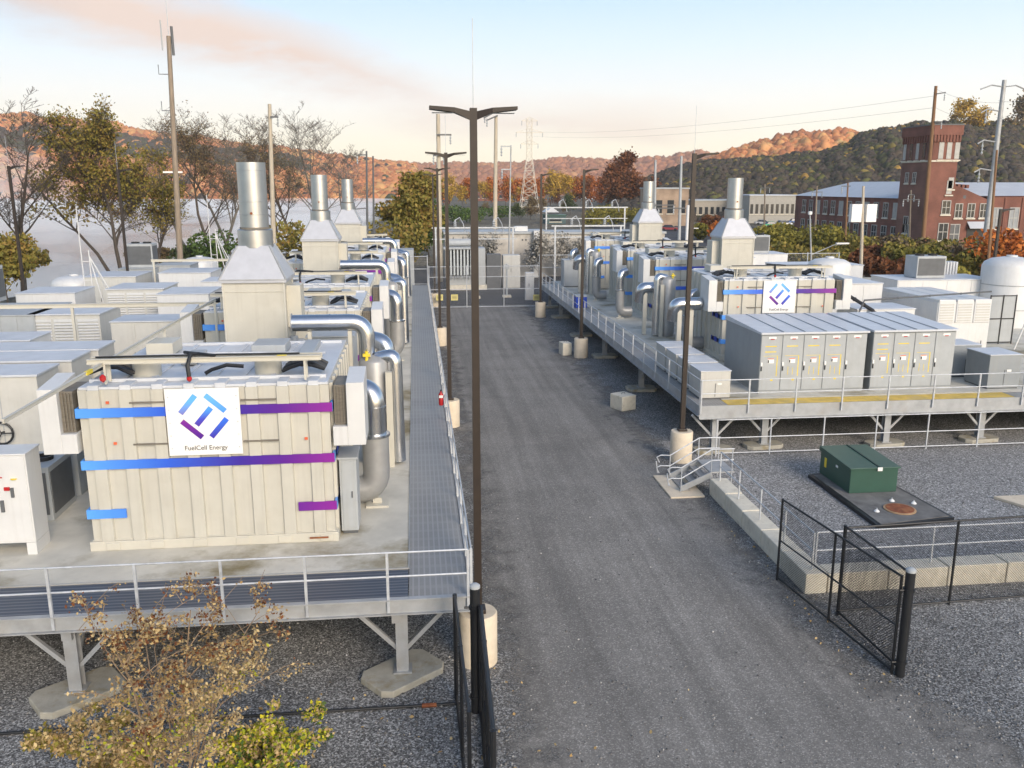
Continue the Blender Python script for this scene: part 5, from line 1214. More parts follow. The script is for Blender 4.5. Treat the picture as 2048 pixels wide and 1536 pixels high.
# bus structure: posts, beams, insulators
def buswork(label, x, y, w, h, n):
    t = thing('bus_structure', label, 'substation frame', (x, y, 0), 0, 'substation bus frames')
    for i in (0, 1): MB().bar((i * w, 0, 0), (i * w, 0, h), .18).build('post', GALV, t)
    MB().bar((-.4, 0, h), (w + .4, 0, h), .16).build('beam', GALV, t)
    MB().bar((-.4, 0, h * .8), (w + .4, 0, h * .8), .1).build('beam', GALV, t)
    for i in range(n):
        xx = w * (i + .5) / n
        MB().lathe((xx, 0, h + .08), [(.1, 0), (.2, .12), (.1, .2), (.2, .32), (.1, .4), (.2, .52), (.1, .6), (.06, .75)], 10).build('insulator', GREYL, t)
        MB().tube([(xx, 0, h + .8), (xx + .5, .2, h + 1.1), (xx + .9, .3, h + .4), (xx + 1.1, .3, h - .6)], .05, 6).build('conductor', GALV, t)
    return t
buswork('left bus frame with curled conductors behind the power transformer', 2.2, 95, 8.4, 6.0, 2)
buswork('right bus frame above the block building', 15.4, 96, 7.4, 6.1, 2)
buswork('bus frame on the grass beyond the block building', 18.0, 120, 11, 7.5, 3)
def pipeposts(label, x, y, h): 
    t = thing('bollard_post', label, 'post', (x, y, 0)); MB().tube([(0, 0, 0), (0, 0, h)], .1, 8).build('pipe', GREYL, t); MB().box(-.4, -.4, 0, .4, .4, .2).build('foot', CONCB, t); MB().box(-.25, -.15, h - .5, .25, .15, h - .1).build('box', GREYL, t); return t
pipeposts('grey pedestal post between the fence and the transformer, left one', 5.6, 82, 2.6)
pipeposts('grey pedestal post between the fence and the transformer, right one', 8.6, 82.5, 3.2)

# ------------------------------------------------------------ poles
def upole(label, pt_top, pt_bot, Y, r, m_, arms=(), lean=True, name='utility_pole', zbot=0, group=None, cat='utility pole', extra=None):
    top = aty(*pt_top, Y); bot = aty(*pt_bot, Y)
    d = (top - bot); k = (zbot - bot.z) / d.z; b0 = bot + d * k
    t = thing(name, label, cat, b0, 0, group); T = top - b0
    MB().tube([(0, 0, 0), T], [r, r * .62], 10).build('pole', m_, t, smooth=True)
    for (f, l0, l1, dz) in arms:
        c = T * f; MB().bar((c.x + l0, c.y - r, c.z), (c.x + l1, c.y - r, c.z + dz), .16 if r > .25 else .12).build('cross_arm', GREYD if m_ is not GALVL else GREYL, t)
        for e in (l0, l1):
            if abs(e) > .4: MB().lathe((c.x + e * .92, c.y - r, c.z + dz * .5), [(.04, -1.0), (.11, -.9), (.05, -.75), (.11, -.6), (.05, -.45), (.11, -.3), (.04, -.1), (.04, 0)], 8).build('insulator', GREYL, t)
    if extra: extra(t, T)
    return t
def ant(t, T):
    MB().tube([T + Vector((.0, 0, -1)), T + Vector((.05, 0, 5.2))], .035, 6).build('whip_antenna', GALV, t)
    MB().tube([T + Vector((-.6, 0, -1.2)), T + Vector((-.6, 0, 1.3))], .06, 8).build('panel_antenna', GREYL, t)
    MB().tube([T + Vector((.3, 0, -1.6)), T + Vector((.3, 0, .8))], .12, 8).build('panel_antenna', GREYD, t)
    for k, z in enumerate((-3.2, -6.3, -9.0)): MB().tube([T + Vector((0, 0, z)), T + Vector((-1.1, 0, z)), T + Vector((-1.1, 0, z + .8))], .04, 5).build('dipole', GREYD, t)
    MB().bar(T * .5 + Vector((-1.1, 0, 0)), T * .5 + Vector((.6, 0, .0)), .15).build('bracket', WHITEP, t)
upole('very tall wooden antenna pole with whip and panel antennas at left', (337, 72), (361, 530), 84, .30, WOOD, extra=ant)
upole('tall wooden pole right of the nearest stack with a small bracket', (539, 208), (547, 470), 96, .30, WOODP, ((.93, .1, .9, 0),))
upole('grey steel pole behind the farthest stack, left of the pair', (733, 302), (735, 480), 100, .16, GREYD, ((.97, -1.1, 0, 0), (.55, -2.5, 0, .2)))
upole('grey steel pole behind the farthest stack, right of the pair', (746, 312), (748, 480), 102, .15, GREYD)
upole('pale wooden pole left of the centre lamp post with two cross arms', (876, 228), (880, 560), 97, .34, WOODP, ((.88, -.2, 1.4, 0), (.76, -.6, .6, 0)))
upole('pale wooden pole right of the centre lamp post with side arms', (992, 232), (990, 460), 108, .32, WOODP, ((.97, -1.2, .2, .6), (.985, -1.5, .2, .9)))
upole('slim silver pole with three side arms behind the block building', (1022, 290), (1017, 560), 93, .11, GALVL, ((.99, -1.1, 0, 0), (.83, -1.0, 0, 0)))
upole('grey steel switch pole left of the near right stack', (1363, 312), (1357, 520), 92, .2, GREYL, ((.6, -2.6, 1.2, 0), (.25, -2.6, 1.2, 0)))
upole('grey steel switch pole between the two right stacks', (1311, 320), (1308, 520), 100, .2, GREYL, ((.62, 0, 2.4, 0),))
upole('brown leaning wooden pole in front of the brick tower', (1872, 172), (1844, 500), 120, .34, WOODB, ((.955, 0, 1.3, .2), (.80, 0, 1.2, 0)))
def brk(t, T):
    for f in (.965,): 
        for s in (-1, 1): MB().tube([T * f, T * f + Vector((s * 1.6, 0, .2)), T * f + Vector((s * 3.0, 0, -.3))], .09, 6).build('davit_arm', GALVL, t)
    for f in (.84, .68, .53):
        a = T * f; MB().tube([a, a + Vector((-1.8, 0, .25)), a + Vector((-2.6, 0, -.2))], .09, 6).build('davit_arm', GALVL, t)
        MB().lathe(a + Vector((-1.9, 0, 0)), [(.05, -1.5), (.15, -1.3), (.06, -1.1), (.15, -.9), (.06, -.7), (.15, -.5), (.05, -.2), (.05, .2)], 8).build('insulator', GREYL, t)
upole('big pale steel pole with curved arms at the upper right', (2009, 160), (1966, 520), 105, .42, GALVL, extra=brk, name='transmission_pole', cat='transmission pole')
upole('dark slim pole behind the big pale steel pole', (1994, 300), (1974, 560), 75, .16, WOODB)
upole('dark wooden street pole before the left wing of the factory', (1696, 366), (1688, 530), 118, .17, WOODB, ((.96, -1.0, .3, 0),))
upole('grey street pole with cross arm near the tower base', (1822, 380), (1818, 500), 122, .16, WOOD, ((.86, -1.3, 1.3, 0), (.93, -.5, .5, 0)))
upole('thin wooden pole left of the factory wing', (1634, 372), (1630, 470), 150, .2, WOOD, ((.9, -1, 1, 0),))
def slum(t, T):
    MB().tube([T * .55, T * .66 + Vector((2.6, 0, 0)), T * .67 + Vector((4.0, 0, 0))], .05, 6).build('lamp_arm', GALVL, t); MB().box(T.x + 3.2, -.15, T.z * .67, T.x + 4.6, .15, T.z * .67 + .15).build('lamp_head', WHITEP, t); MB().lathe(T, [(.05, 0), (.22, .05), (.22, .35), (.05, .4)], 10).build('ball', WHITEP, t)
upole('pale street light with a long side arm before the factory', (1620, 430), (1622, 505), 90, .12, GALVL, extra=slum, name='street_light', cat='street lamp', zbot=-2)
def mast2(t, T):
    q = T * .74
    for dx in (-1.35, .25): MB().box(q.x + dx, q.y - .35, q.z - .9, q.x + dx + 1.1, q.y + .25, q.z + .9).build('cabinet_box', WHITEP, t, bevel=.03)
    MB().bar(q + Vector((-1.3, 0, 0)), q + Vector((1.3, 0, 0)), .12).build('bracket', GALVL, t)
upole('pole carrying two white boxes above the vent mast', (1727, 372), (1722, 530), 86, .2, WOODP, extra=mast2)
upole('distant thin wooden pole over the low buildings', (1530, 368), (1528, 470), 170, .2, WOOD, ((.93, -1, 1, 0),))
# lattice tower
def lattice(label, px, ytop, ybot, Y):
    top = aty(px, ytop, Y); x0 = top.x; t = thing('lattice_tower', label, 'pylon', (x0, Y, 0)); H_ = top.z; LT = mat('pale_lattice_steel', (.62, .57, .48), .6, metal=.1)
    def wd(z): f = z / H_; return 2.6 * (1 - f / .62) + .95 if f < .62 else .95
    m = MB(); zs = [H_ * k / 13 for k in range(14)]
    for a, b in zip(zs[:-1], zs[1:]):
        wa, wb = wd(a), wd(b)
        for sx, sy in ((-1, -1), (1, -1), (1, 1), (-1, 1)): m.bar((sx * wa, sy * wa, a), (sx * wb, sy * wb, b), .13)
        for s in (-1, 1):
            m.bar((-wa, s * wa, a), (wb, s * wb, b), .08); m.bar((wa, s * wa, a), (-wb, s * wb, b), .08); m.bar((-wb, s * wb, b), (wb, s * wb, b), .08)
            m.bar((s * wa, -wa, a), (s * wb, wb, b), .08)
    m.build('frame', LT, t)
    for f, w in ((.98, 3.0), (.86, 5.2), (.74, 3.4)):
        for s in (-1, 1):
            m = MB(); m.bar((0, 0, H_ * f), (s * w, 0, H_ * f), .2); m.bar((0, 0, H_ * f + 1.4), (s * w, 0, H_ * f), .14); m.build('cross_arm', LT, t)
            MB().tube([(s * w * .95, 0, H_ * f), (s * w * .95, 0, H_ * f - 1.6)], .15, 6).build('insulator', GREYL, t)
lattice('pale lattice transmission tower on the horizon', 1059, 238, 400, 330)
def wires(label, a, b, sag, n=1, off=(0, 0, 1), r=.03):
    a, b = Vector(a), Vector(b); t = thing('power_line', label, 'power line', a)
    for k in range(n):
        o = Vector(off) * k; MB().tube([(b - a) * u + o + Vector((0, 0, -sag * 4 * u * (1 - u))) for u in [i / 12 for i in range(13)]], r, 4).build('wire', GREYD, t)
wires('power lines between the lattice tower and the brown leaning pole', aty(1059, 272, 330), aty(1872, 215, 120), 2, 2, (0, 0, 1.6), .016)
wires('power lines leaving the picture to the right from the steel pole', aty(1992, 235, 105), aty(2120, 225, 80), .5, 2, (0, 0, 2.0), .012)
wires('power lines from the leaning brown pole to the big steel pole', aty(1872, 178, 120), aty(2009, 205, 105), .6, 2, (0, 0, -2.4), .012)

# ------------------------------------------------------------ brick factory
XF, YF = 82.0, 134.0
zt = aty(1852, 250, YF).z; xr = aty(1918, 300, YF).x; yl = atx(1806, 300, XF).y
def win(parent, x, y, z, w, h, face, m_=GLASS, frame=True, arch=False, name='window'):
    # face 'S' looks to -y, 'W' looks to -x
    e = .12
    def B(a0, a1, z0, z1, d0, d1):
        return MB().box(x + a0, y - d1, z + z0, x + a1, y - d0, z + z1) if face == 'S' else MB().box(x - d1, y + a0, z + z0, x - d0, y + a1, z + z1)
    f = B(0, w, 0, h, .01, .06).build(name, m_, parent)
    if frame:
        fr = MB()
        for (a0, a1, z0, z1) in ((-e, 0, -e, h + e), (w, w + e, -e, h + e), (0, w, h, h + e), (0, w, -e, 0), (w / 2 - .05, w / 2 + .05, 0, h), (0, w / 2 - .05, h * .48, h * .52), (w / 2 + .05, w, h * .48, h * .52)):
            q = B(a0, a1, z0, z1, .0 + .01, .1).v if False else None
            if face == 'S': fr.box(x + a0, y - .12, z + z0, x + a1, y - .01, z + z1)
            else: fr.box(x - .12, y + a0, z + z0, x - .01, y + a1, z + z1)
        fr.build('frame', WINF, f)
    s = MB()
    if face == 'S': s.box(x - .25, y - .2, z - e - .22, x + w + .25, y - .01, z - e - .01)
    else: s.box(x - .2, y - .25, z - e - .22, x - .01, y + w + .25, z - e - .01)
    s.build('sill', CONCB, f); return f
t = thing('factory_tower', 'square red brick tower with arched cornice at the factory', 'tower', (0, 0, 0))
MB().box(XF, YF, 0, xr, yl, zt - 2.6).build('wall', BRICK, t)
MB().box(XF - .12, YF - .12, zt - 2.599, xr + .12, yl + .12, zt - 1.5).build('wall', BRICK, t)
MB().box(XF - .28, YF - .28, zt - 1.499, xr + .28, yl + .28, zt).build('wall', BRICK, t)
MB().box(XF - .36, YF - .36, zt + .001, xr + .36, yl + .36, zt + .18).build('cornice', GREYD, t)
m = MB()
for i in range(9): x = XF - .1 + i * (xr - XF) / 8.3; m.box(x, YF - .27, zt - 2.5, x + .28, YF - .121, zt - 1.51)
for i in range(13): y = YF + i * (yl - YF) / 12.5; m.box(XF - .27, y, zt - 2.5, XF - .121, y + .28, zt - 1.51)
m.build('corbels', BRICK, t)
zb = aty(1852, 322, YF).z
MB().box(XF - .1, YF - .1, zb - .12, xr + .1, YF - .005, zb + .12).build('stone_band', CONCB, t); MB().box(XF - .1, YF, zb - .12, XF - .005, yl, zb + .12).build('stone_band', CONCB, t)
for i in range(3): win(t, XF + 1.0 + i * 1.35, YF, zb + .35, .8, 2.7, 'S', WINF, frame=False)
for i in range(4): win(t, XF, YF + 2 + i * 1.9, zb + .35, .8, 2.7, 'W', WINF if i % 2 else GLASS, frame=False)
win(t, XF + 3.2, YF, aty(1890, 364, YF).z - 1, .9, 1.7, 'S', WINF, frame=False); win(t, XF + 3.0, YF, aty(1885, 388, YF).z, .9, 2.1, 'S', WINF, frame=False)
for i in range(2): win(t, XF, YF + 4 + i * 2.2, zb - 3.3, .8, 1.5, 'W')
win(t, XF, YF + 5, zb - 11.5, 1.2, 2.6, 'W')
win(t, XF, YF + 4.6, 1.2, 1.6, 2.8, 'W')
win(t, XF + 2.6, YF, 6.0, 1.3, 2.0, 'S'); win(t, XF + 2.4, YF, 1.8, 1.5, 2.6, 'S')
MB().box(XF - .03, YF - .03, .02, xr - .6, YF - .006, 1.7).build('painted_base', RED, t)
# gabled bay right of the tower
t = thing('brick_gable_building', 'red brick gabled bay right of the tower with a dark loading door', 'building', (0, 0, 0))
yg = YF + .6; x2 = aty(1975, 400, yg).x + .6; ze = aty(1975, 402, yg).z; zp = aty(1925, 372, yg).z
MB().box(xr + .01, yg, 0, x2, yg + 16, ze).build('wall', BRICK, t)
MB().add([(xr + .01, yg, ze), (x2, yg, ze), (xr + 1.0, yg, zp), (xr + .01, yg, zp), (xr + .01, yg + .5, ze), (x2, yg + .5, ze), (xr + 1.0, yg + .5, zp), (xr + .01, yg + .5, zp)], [(0, 1, 2, 3), (7, 6, 5, 4), (1, 5, 6, 2), (2, 6, 7, 3), (0, 3, 7, 4)]).build('gable', BRICK, t)
for k in range(4): MB().box(xr + .1 + k * .75, yg - .05, zp - .2 - k * .05, xr + .55 + k * .75, yg + .55, zp + .35 - k * .05).build('battlement', BRICK, t)
MB().box(xr + 2.0, yg - .04, ze + .4, xr + 2.5, yg - .005, ze + .9).build('round_vent', GREYD, t)
for i in range(3): win(t, xr + .9 - 3.6 * 0 + i * 2.15, yg, 5.4, 1.1, 2.1, 'S')
win(t, xr + .3, yg, 1.2, 1.6, 3.0, 'S', LF_GREEN if False else GREYD)
t.name = 'brick_gable_building'
MB().box(x2 - 3.6, yg - .05, .3, x2 - .7, yg - .006, 3.6).build('loading_door', BLACK, t); MB().add([(x2 - 3.7, yg - 1.0, 3.7), (x2 - .6, yg - 1.0, 3.7), (x2 - .6, yg - .01, 4.7), (x2 - 3.7, yg - .01, 4.7), (x2 - 3.7, yg - 1.0, 3.62), (x2 - .6, yg - 1.0, 3.62), (x2 - .6, yg - .01, 4.62), (x2 - 3.7, yg - .01, 4.62)], [(0, 1, 2, 3), (7, 6, 5, 4), (0, 4, 5, 1), (1, 5, 6, 2), (3, 7, 4, 0)]).build('awning', SLATE, t)
t = thing('factory_wing', 'low red brick factory wing running right from the gabled bay', 'building', (0, 0, 0))
ze2 = aty(2020, 392, yg + 1).z; xe = 128
MB().box(x2 + .02, yg + 1, 0, xe, yg + 18, ze2).build('wall', BRICK, t)
MB().add([(x2 - 2.6, yg + .7, ze2 + .02), (xe, yg + .7, ze2 + .02), (xe, yg + 9, ze2 + 2.2), (x2 - 2.6, yg + 9, ze2 + 2.2), (x2 - 2.6, yg + 18, ze2 + .02), (xe, yg + 18, ze2 + .02)], [(0, 1, 2, 3), (3, 2, 5, 4), (0, 3, 4), (1, 5, 2), (0, 4, 5, 1)]).build('roof', SLATE, t)
for i in range(10): win(t, x2 + 1.2 + i * 3.1, yg + 1, 3.6, 1.5, 3.2, 'S', mat('pale_window', (.28, .30, .32), .3)); MB().box(x2 + 3.1 + i * 3.1, yg + .85, 0, x2 + 3.5 + i * 3.1, yg + .999, ze2 - .3).build('brick_pier', BRICK, t)
for i in range(4): win(t, x2 + 2 + i * 5.4, yg + 1, .4, 1.8, 2.3, 'S')
# left wing, recedes along y, with hipped pale roof
t = thing('factory_wing', 'long two storey red brick wing left of the tower under a pale blue roof', 'building', (0, 0, 0))
XW = XF + .8; ywe = atx(1592, 400, XW).y; zw = atx(1800, 397, XW).z; zr = zw + 2.9
MB().box(XW, yl + .02, 0, XW + 17, ywe, zw).build('wall', BRICK, t)
a = (XW - .4, yl + .02); b = (XW - .4, ywe + .4); c = (XW + 17.4, ywe + .4); d = (XW + 17.4, yl + .02)
MB().add([(*a, zw + .02), (*b, zw + .02), (*c, zw + .02), (*d, zw + .02), (XW + 8.5, yl + .02, zr), (XW + 8.5, ywe - 8, zr)], [(0, 4, 5, 1), (1, 5, 2), (2, 5, 4, 3), (0, 3, 4), (0, 1, 2, 3)]).build('roof', SLATE, t)
ny = int((ywe - yl) / 3.3)
for i in range(ny): win(t, XW, yl + 1.0 + i * 3.3, 5.0, 1.5, 2.4, 'W', GLASS if i % 3 else WINF); win(t, XW, yl + 1.0 + i * 3.3, 1.1, 1.6, 2.3, 'W')
# low buildings beyond
def lowb(label, px0, px1, pyt, pyb, m_, roof=GREYL, d=14, wins=0, zroof=.35, wm_=GLASS):
    b = on((px0 + px1) / 2, pyb, 0); Y = b.y; a = aty(px0, pyt, Y); c = aty(px1, pyt, Y)
    t = thing('low_building', label, 'building', (a.x, Y, 0)); w = c.x - a.x; h = a.z
    MB().box(0, 0, 0, w, d, h).build('wall', m_, t); MB().box(-.2, -.2, h + .001, w + .2, d + .2, h + zroof).build('roof', roof, t)
    for i in range(wins): x = w * (i + .2) / wins; win(t, x, 0, h * .35, w / wins * .55, h * .35, 'S', wm_, frame=False)
    return t
lowb('low white building with dark openings left of the factory wing', 1500, 1592, 392, 446, mat('off_white_render', (.36, .34, .30), .8), SLATE, wins=9)
lowb('long cream building with a flat roof behind the near right stack', 1385, 1500, 402, 442, mat('cream_render', (.36, .32, .26), .8), GREYL, wins=10)
lowb('red brick building with white roof units behind the near right stack', 1392, 1480, 384, 412, BRICK, ROOFW, wins=5)
lowb('tan brick building between the two right stacks', 1308, 1378, 378, 452, BRICKT, GREYL, wins=3)
lowb('small white house under the orange trees', 1160, 1205, 385, 398, mat('white_siding', (.6, .6, .6), .8), SLATE, wins=3)
lowb('long dark roofed red brick building in the centre distance', 950, 1020, 385, 402, BRICK, GREYD, wins=6)
t = lowb('small shed with green and white roof behind the block building', 1092, 1132, 432, 448, mat('teal_siding', (.08, .12, .12), .8), GREEN, d=6, wins=1)
MB().add([(-.3, -.4, 3.2), (3.6, -.4, 3.2), (1.6, -.4, 4.6), (-.3, 6, 3.2), (3.6, 6, 3.2), (1.6, 6, 4.6)], [(0, 1, 2), (5, 4, 3), (0, 2, 5, 3), (1, 4, 5, 2), (0, 3, 4, 1)]).build('roof', ROOFW, t)
# parked cars
def car(label, loc, rz, col, first=[None]):
    t = thing('parked_car', label, 'car', loc, rz, 'cars parked near the factory'); cm = mat('car_paint_' + col[0], col[1], .3, var=.03)
    MB().add([(0, 0, .3), (4.4, 0, .3), (4.4, 1.8, .3), (0, 1.8, .3), (0, .05, .85), (4.4, .05, .75), (4.4, 1.75, .75), (0, 1.75, .85)], [(0, 3, 2, 1), (4, 5, 6, 7), (0, 1, 5, 4), (1, 2, 6, 5), (2, 3, 7, 6), (3, 0, 4, 7)]).build('body', cm, t, bevel=.1)
    MB().add([(.5, .1, .84), (3.3, .1, .8), (3.3, 1.7, .8), (.5, 1.7, .84), (1.0, .25, 1.38), (2.6, .25, 1.38), (2.6, 1.55, 1.38), (1.0, 1.55, 1.38)], [(4, 5, 6, 7), (0, 1, 5, 4), (1, 2, 6, 5), (2, 3, 7, 6), (3, 0, 4, 7)]).build('cabin', GLASS, t, bevel=.05)
    MB().box(1.0, .28, 1.385, 2.6, 1.52, 1.42).build('roof', cm, t)
    for x in (.85, 3.5):
        for y in (0, 1.7): MB().tube([(x, y, .33), (x, y + .12, .33)], .33, 14).build('wheel', RUBBER, t)
cols = [('white', (.6, .6, .6)), ('silver', (.4, .41, .42)), ('green', (.05, .35, .16)), ('red', (.3, .03, .03)), ('black', (.02, .02, .02)), ('blue', (.05, .12, .3))]
for px, py, ci, lb in ((1405, 446, 0, 'white parked car left of the near right stack'), (1432, 448, 4, 'black parked car beside the white one left of the near right stack'), (1510, 450, 1, 'silver parked car just right of the near right stack'), (1530, 455, 2, 'bright green parked car right of the near right stack'), (1555, 452, 0, 'white parked car second right of the green car'), (1578, 448, 5, 'blue parked car by the factory wing corner'), (1640, 492, 1, 'silver parked car behind the bushes near the factory wing'), (1745, 500, 4, 'black parked car in front of the tower left side'), (1320, 462, 3, 'red parked car between the two right stacks')):
    p = on(px, py); car(lb, (p.x, p.y, .03), rnd.uniform(-.4, .4), cols[ci])

# ------------------------------------------------------------ trees on the river bank
def tp(px, py, Y=None):      # ground point
    if Y: p = aty(px, py, Y); return (p.x, p.y, 0)
    p = on(px, py); return (p.x, p.y, 0)
tree('big olive and rust leaved tree left of the antenna pole', tp(240, 500, 100), 15.0, .50, LF_OLIVE, 1, .145, .28, 3, lean=(0, 0), trunk=.16, nb=19, levels=3, rmin=.02)
tree('second leafy olive tree merging behind the big one', tp(310, 500, 108), 12.8, .42, LF_OLIVE, 1, .15, .3, 5, trunk=.15, nb=13, lean=(.1, 0))
tree('bare tree with curved limbs at the far left edge', tp(40, 520, 92), 13.5, .6, None, seed=8, rmin=.022, nb=10, trunk=.25, r0=.30, lean=(.10, 0), levels=4)
tree('bare tree reaching in from the upper left corner', tp(-110, 520, 75), 18.5, .55, None, seed=21, rmin=.02, nb=12, trunk=.3, r0=.36, lean=(.05, 0), levels=4, bark=TRUNKG)
tree('low olive leaved tree behind the dark lamp pole at far left', tp(10, 560, 82), 5, .7, LF_OLIVE, 3, .22, .4, 9, trunk=.2, nb=9)
tree('leaning bare tree between the olive tree and the ladder frame', tp(225, 540, 104), 13, .4, LF_OLIVE, 1, .22, .4, 12, lean=(-.55, 0), trunk=.4, nb=8)
bb = [(385, 515, 15.5, -.38, 14), (425, 515, 16, -.30, 15), (470, 500, 18, -.28, 16), (600, 490, 17.5, -.35, 17), (640, 480, 19, .10, 18), (560, 480, 15, -.2, 19), (440, 480, 17, .05, 20), (690, 470, 14, -.25, 24)]
nmz = ['first bare leaning bank tree right of the antenna pole', 'second bare leaning bank tree right of the antenna pole', 'tall bare bank tree behind the nearest stack', 'bare leaning bank tree right of the nearest stack', 'forked bare bank tree left of the middle stack', 'slim bare bank tree beside the wooden pole', 'bare upright bank tree above the nearest stack left side', 'bare bank tree behind the middle stack']
for (px, py, h, ln, sd_), lb in zip(bb, nmz):
    tree(lb, tp(px, py, 112 + sd_ % 5 * 5), h * .9, .55, LF_BRN if sd_ in (15, 17) else None, 1, .09, .5, sd_, lean=(ln, 0), trunk=.3, nb=10, r0=.24, levels=4, bark=TRUNK if sd_ % 2 else TRUNKG, rmin=.022)
tree('olive tree just left of the centre lamp posts', tp(826, 470, 120), 9.3, .50, LF_OLIVE, 2, .26, .4, 30, trunk=.12, nb=17)
tree('green round tree right behind the olive tree in the centre', tp(858, 470, 130), 5.6, .65, LF_GREEN, 5, .28, .5, 31, trunk=.12, nb=12)
G_ = 'riverbank scrub bushes'
for i, (px, py, r, h, lf, lb) in enumerate(((420, 500, 3.6, 4.8, LF_GREEN, 'bright green bush below the antenna pole'), (380, 510, 2.5, 3.6, LF_DKGRN, 'dark green bush left of the antenna pole foot'), (590, 470, 4.5, 6.0, LF_OLIVE, 'brown olive scrub right of the nearest stack'), (650, 480, 3.5, 3.6, LF_BRN, 'brown scrub between near and middle stacks'), (790, 470, 4, 6.2, LF_OLIVE, 'olive scrub left of the centre lamp posts'), (60, 560, 3, 3.0, LF_OLIVE, 'low olive scrub at the far left edge'), (300, 530, 3.0, 2.6, LF_BRN, 'sparse brown scrub at the water edge'), (510, 480, 3, 4.2, LF_BRN, 'brown scrub behind the nearest stack'))):
    p = tp(px, py, 108 + i); bush(lb, p, r, h, lf, 60 + i, 1300, .26, G_)
# ------------------------------------------------------------ trees in the centre distance
lst = [  # px, pytop, pybase, colour, width factor, label
 (900, 350, 398, LF_YEL, 'yellow tree between the left lamp posts'), (925, 362, 402, LF_YEL, 'small golden tree right of the second lamp post'), (985, 350, 398, LF_ORG, 'orange tree behind the pale wooden pole'), (1010, 345, 396, LF_ORG, 'orange tree right of the silver pole top'),
 (1045, 352, 398, LF_ORG, 'dull orange tree under the lattice tower'), (1100, 333, 400, LF_YEL, 'large yellow tree behind the third right lamp'), (1145, 338, 398, LF_ORG, 'vivid orange tree right of the large yellow tree'), (1180, 345, 398, LF_ORG, 'orange tree behind the second right lamp'),
 (1115, 372, 405, LF_RED, 'dark red small tree under the large yellow tree'), (1250, 308, 425, LF_RED, 'tall grey and russet tree left of the far right stack'), (1210, 345, 425, LF_RED, 'russet tree beside the tall grey tree'), (1300, 350, 420, LF_RED, 'russet tree right of the tall grey tree'),
 (1350, 342, 385, LF_ORG, 'orange tree between the steel switch poles'),
 (888, 356, 396, LF_ORG, 'small orange tree just right of the leftmost lamp posts'), (942, 352, 396, LF_ORG, 'orange tree hidden partly by the nearest lamp post'), (966, 356, 394, LF_YEL, 'pale yellow tree just right of the nearest lamp post'), (1028, 350, 395, LF_YEL, 'yellow tree between silver pole and lattice tower'), (1078, 345, 396, LF_ORG, 'orange tree just right of the lattice tower'), (1128, 345, 396, LF_YEL, 'golden tree between large yellow and vivid orange trees'), (1164, 348, 394, LF_RED, 'russet tree above the small white house'), (1200, 350, 394, LF_ORG, 'bright orange tree above the house right end'), (1228, 352, 396, LF_YEL, 'yellow tree left of the tall grey tree'), (1085, 395, 425, LF_BRN, 'brown shrubby tree behind the third right lamp'), (975, 400, 430, LF_BRN, 'brown shrubby tree right of the nearest lamp post'), (1125, 400, 428, LF_BRN, 'brown shrubby tree above the small green shed'), (1060, 385, 440, LF_BRN, 'brown tree below the lattice tower'), (1140, 385, 430, LF_DKGRN, 'dark green tree beside the small shed'), (1040, 400, 445, LF_DKGRN, 'dark tree behind the silver pole foot'),
 (1690, 336, 398, LF_ORG, 'rust brown round tree above the factory wing roof'), (1638, 330, 398, LF_YGR, 'green round tree above the left wing of the factory'), (2020, 330, 400, LF_YGR, 'yellow green tree above the right factory wing'), (1975, 300, 400, LF_DKGRN, 'dull green tree behind the big steel pole'),
 (1915, 212, 275, LF_YEL, 'bright yellow tree on the ridge above the tower'), (1950, 218, 275, LF_YEL, 'golden tree on the ridge right of the tower'), (2045, 205, 280, LF_BRN, 'dark bare tree on the ridge at the right edge'), (1420, 340, 400, LF_DKGRN, 'dark green tree left of the near right lamp'), (1500, 335, 395, LF_DKGRN, 'dark green tree on the slope behind the near right stack'), (1460, 330, 395, LF_YGR, 'dull yellow green tree on the slope above the low buildings')]
for i, (px, yt, yb, lf, lb) in enumerate(lst):
    ridge_ = yb < 285
    if ridge_: b = aty(px, yb, 470); h = (aty(px, yt, 470).z - b.z) * 1.35
    else:
        b = on(px, yb, 0); Y = min(b.y, 430); b = aty(px, yb, Y); b.z = 0; h = aty(px, yt, Y).z
    b.z = b.z if ridge_ else 0
    tree(lb, b, h * .70, .55, lf, 5, h * .028, h * .05, 100 + i, trunk=.12, nb=12, levels=2 if i not in (9,) else 3, group='autumn trees in the distance', up=.6)
G2 = 'autumn scrub between yard and factory'
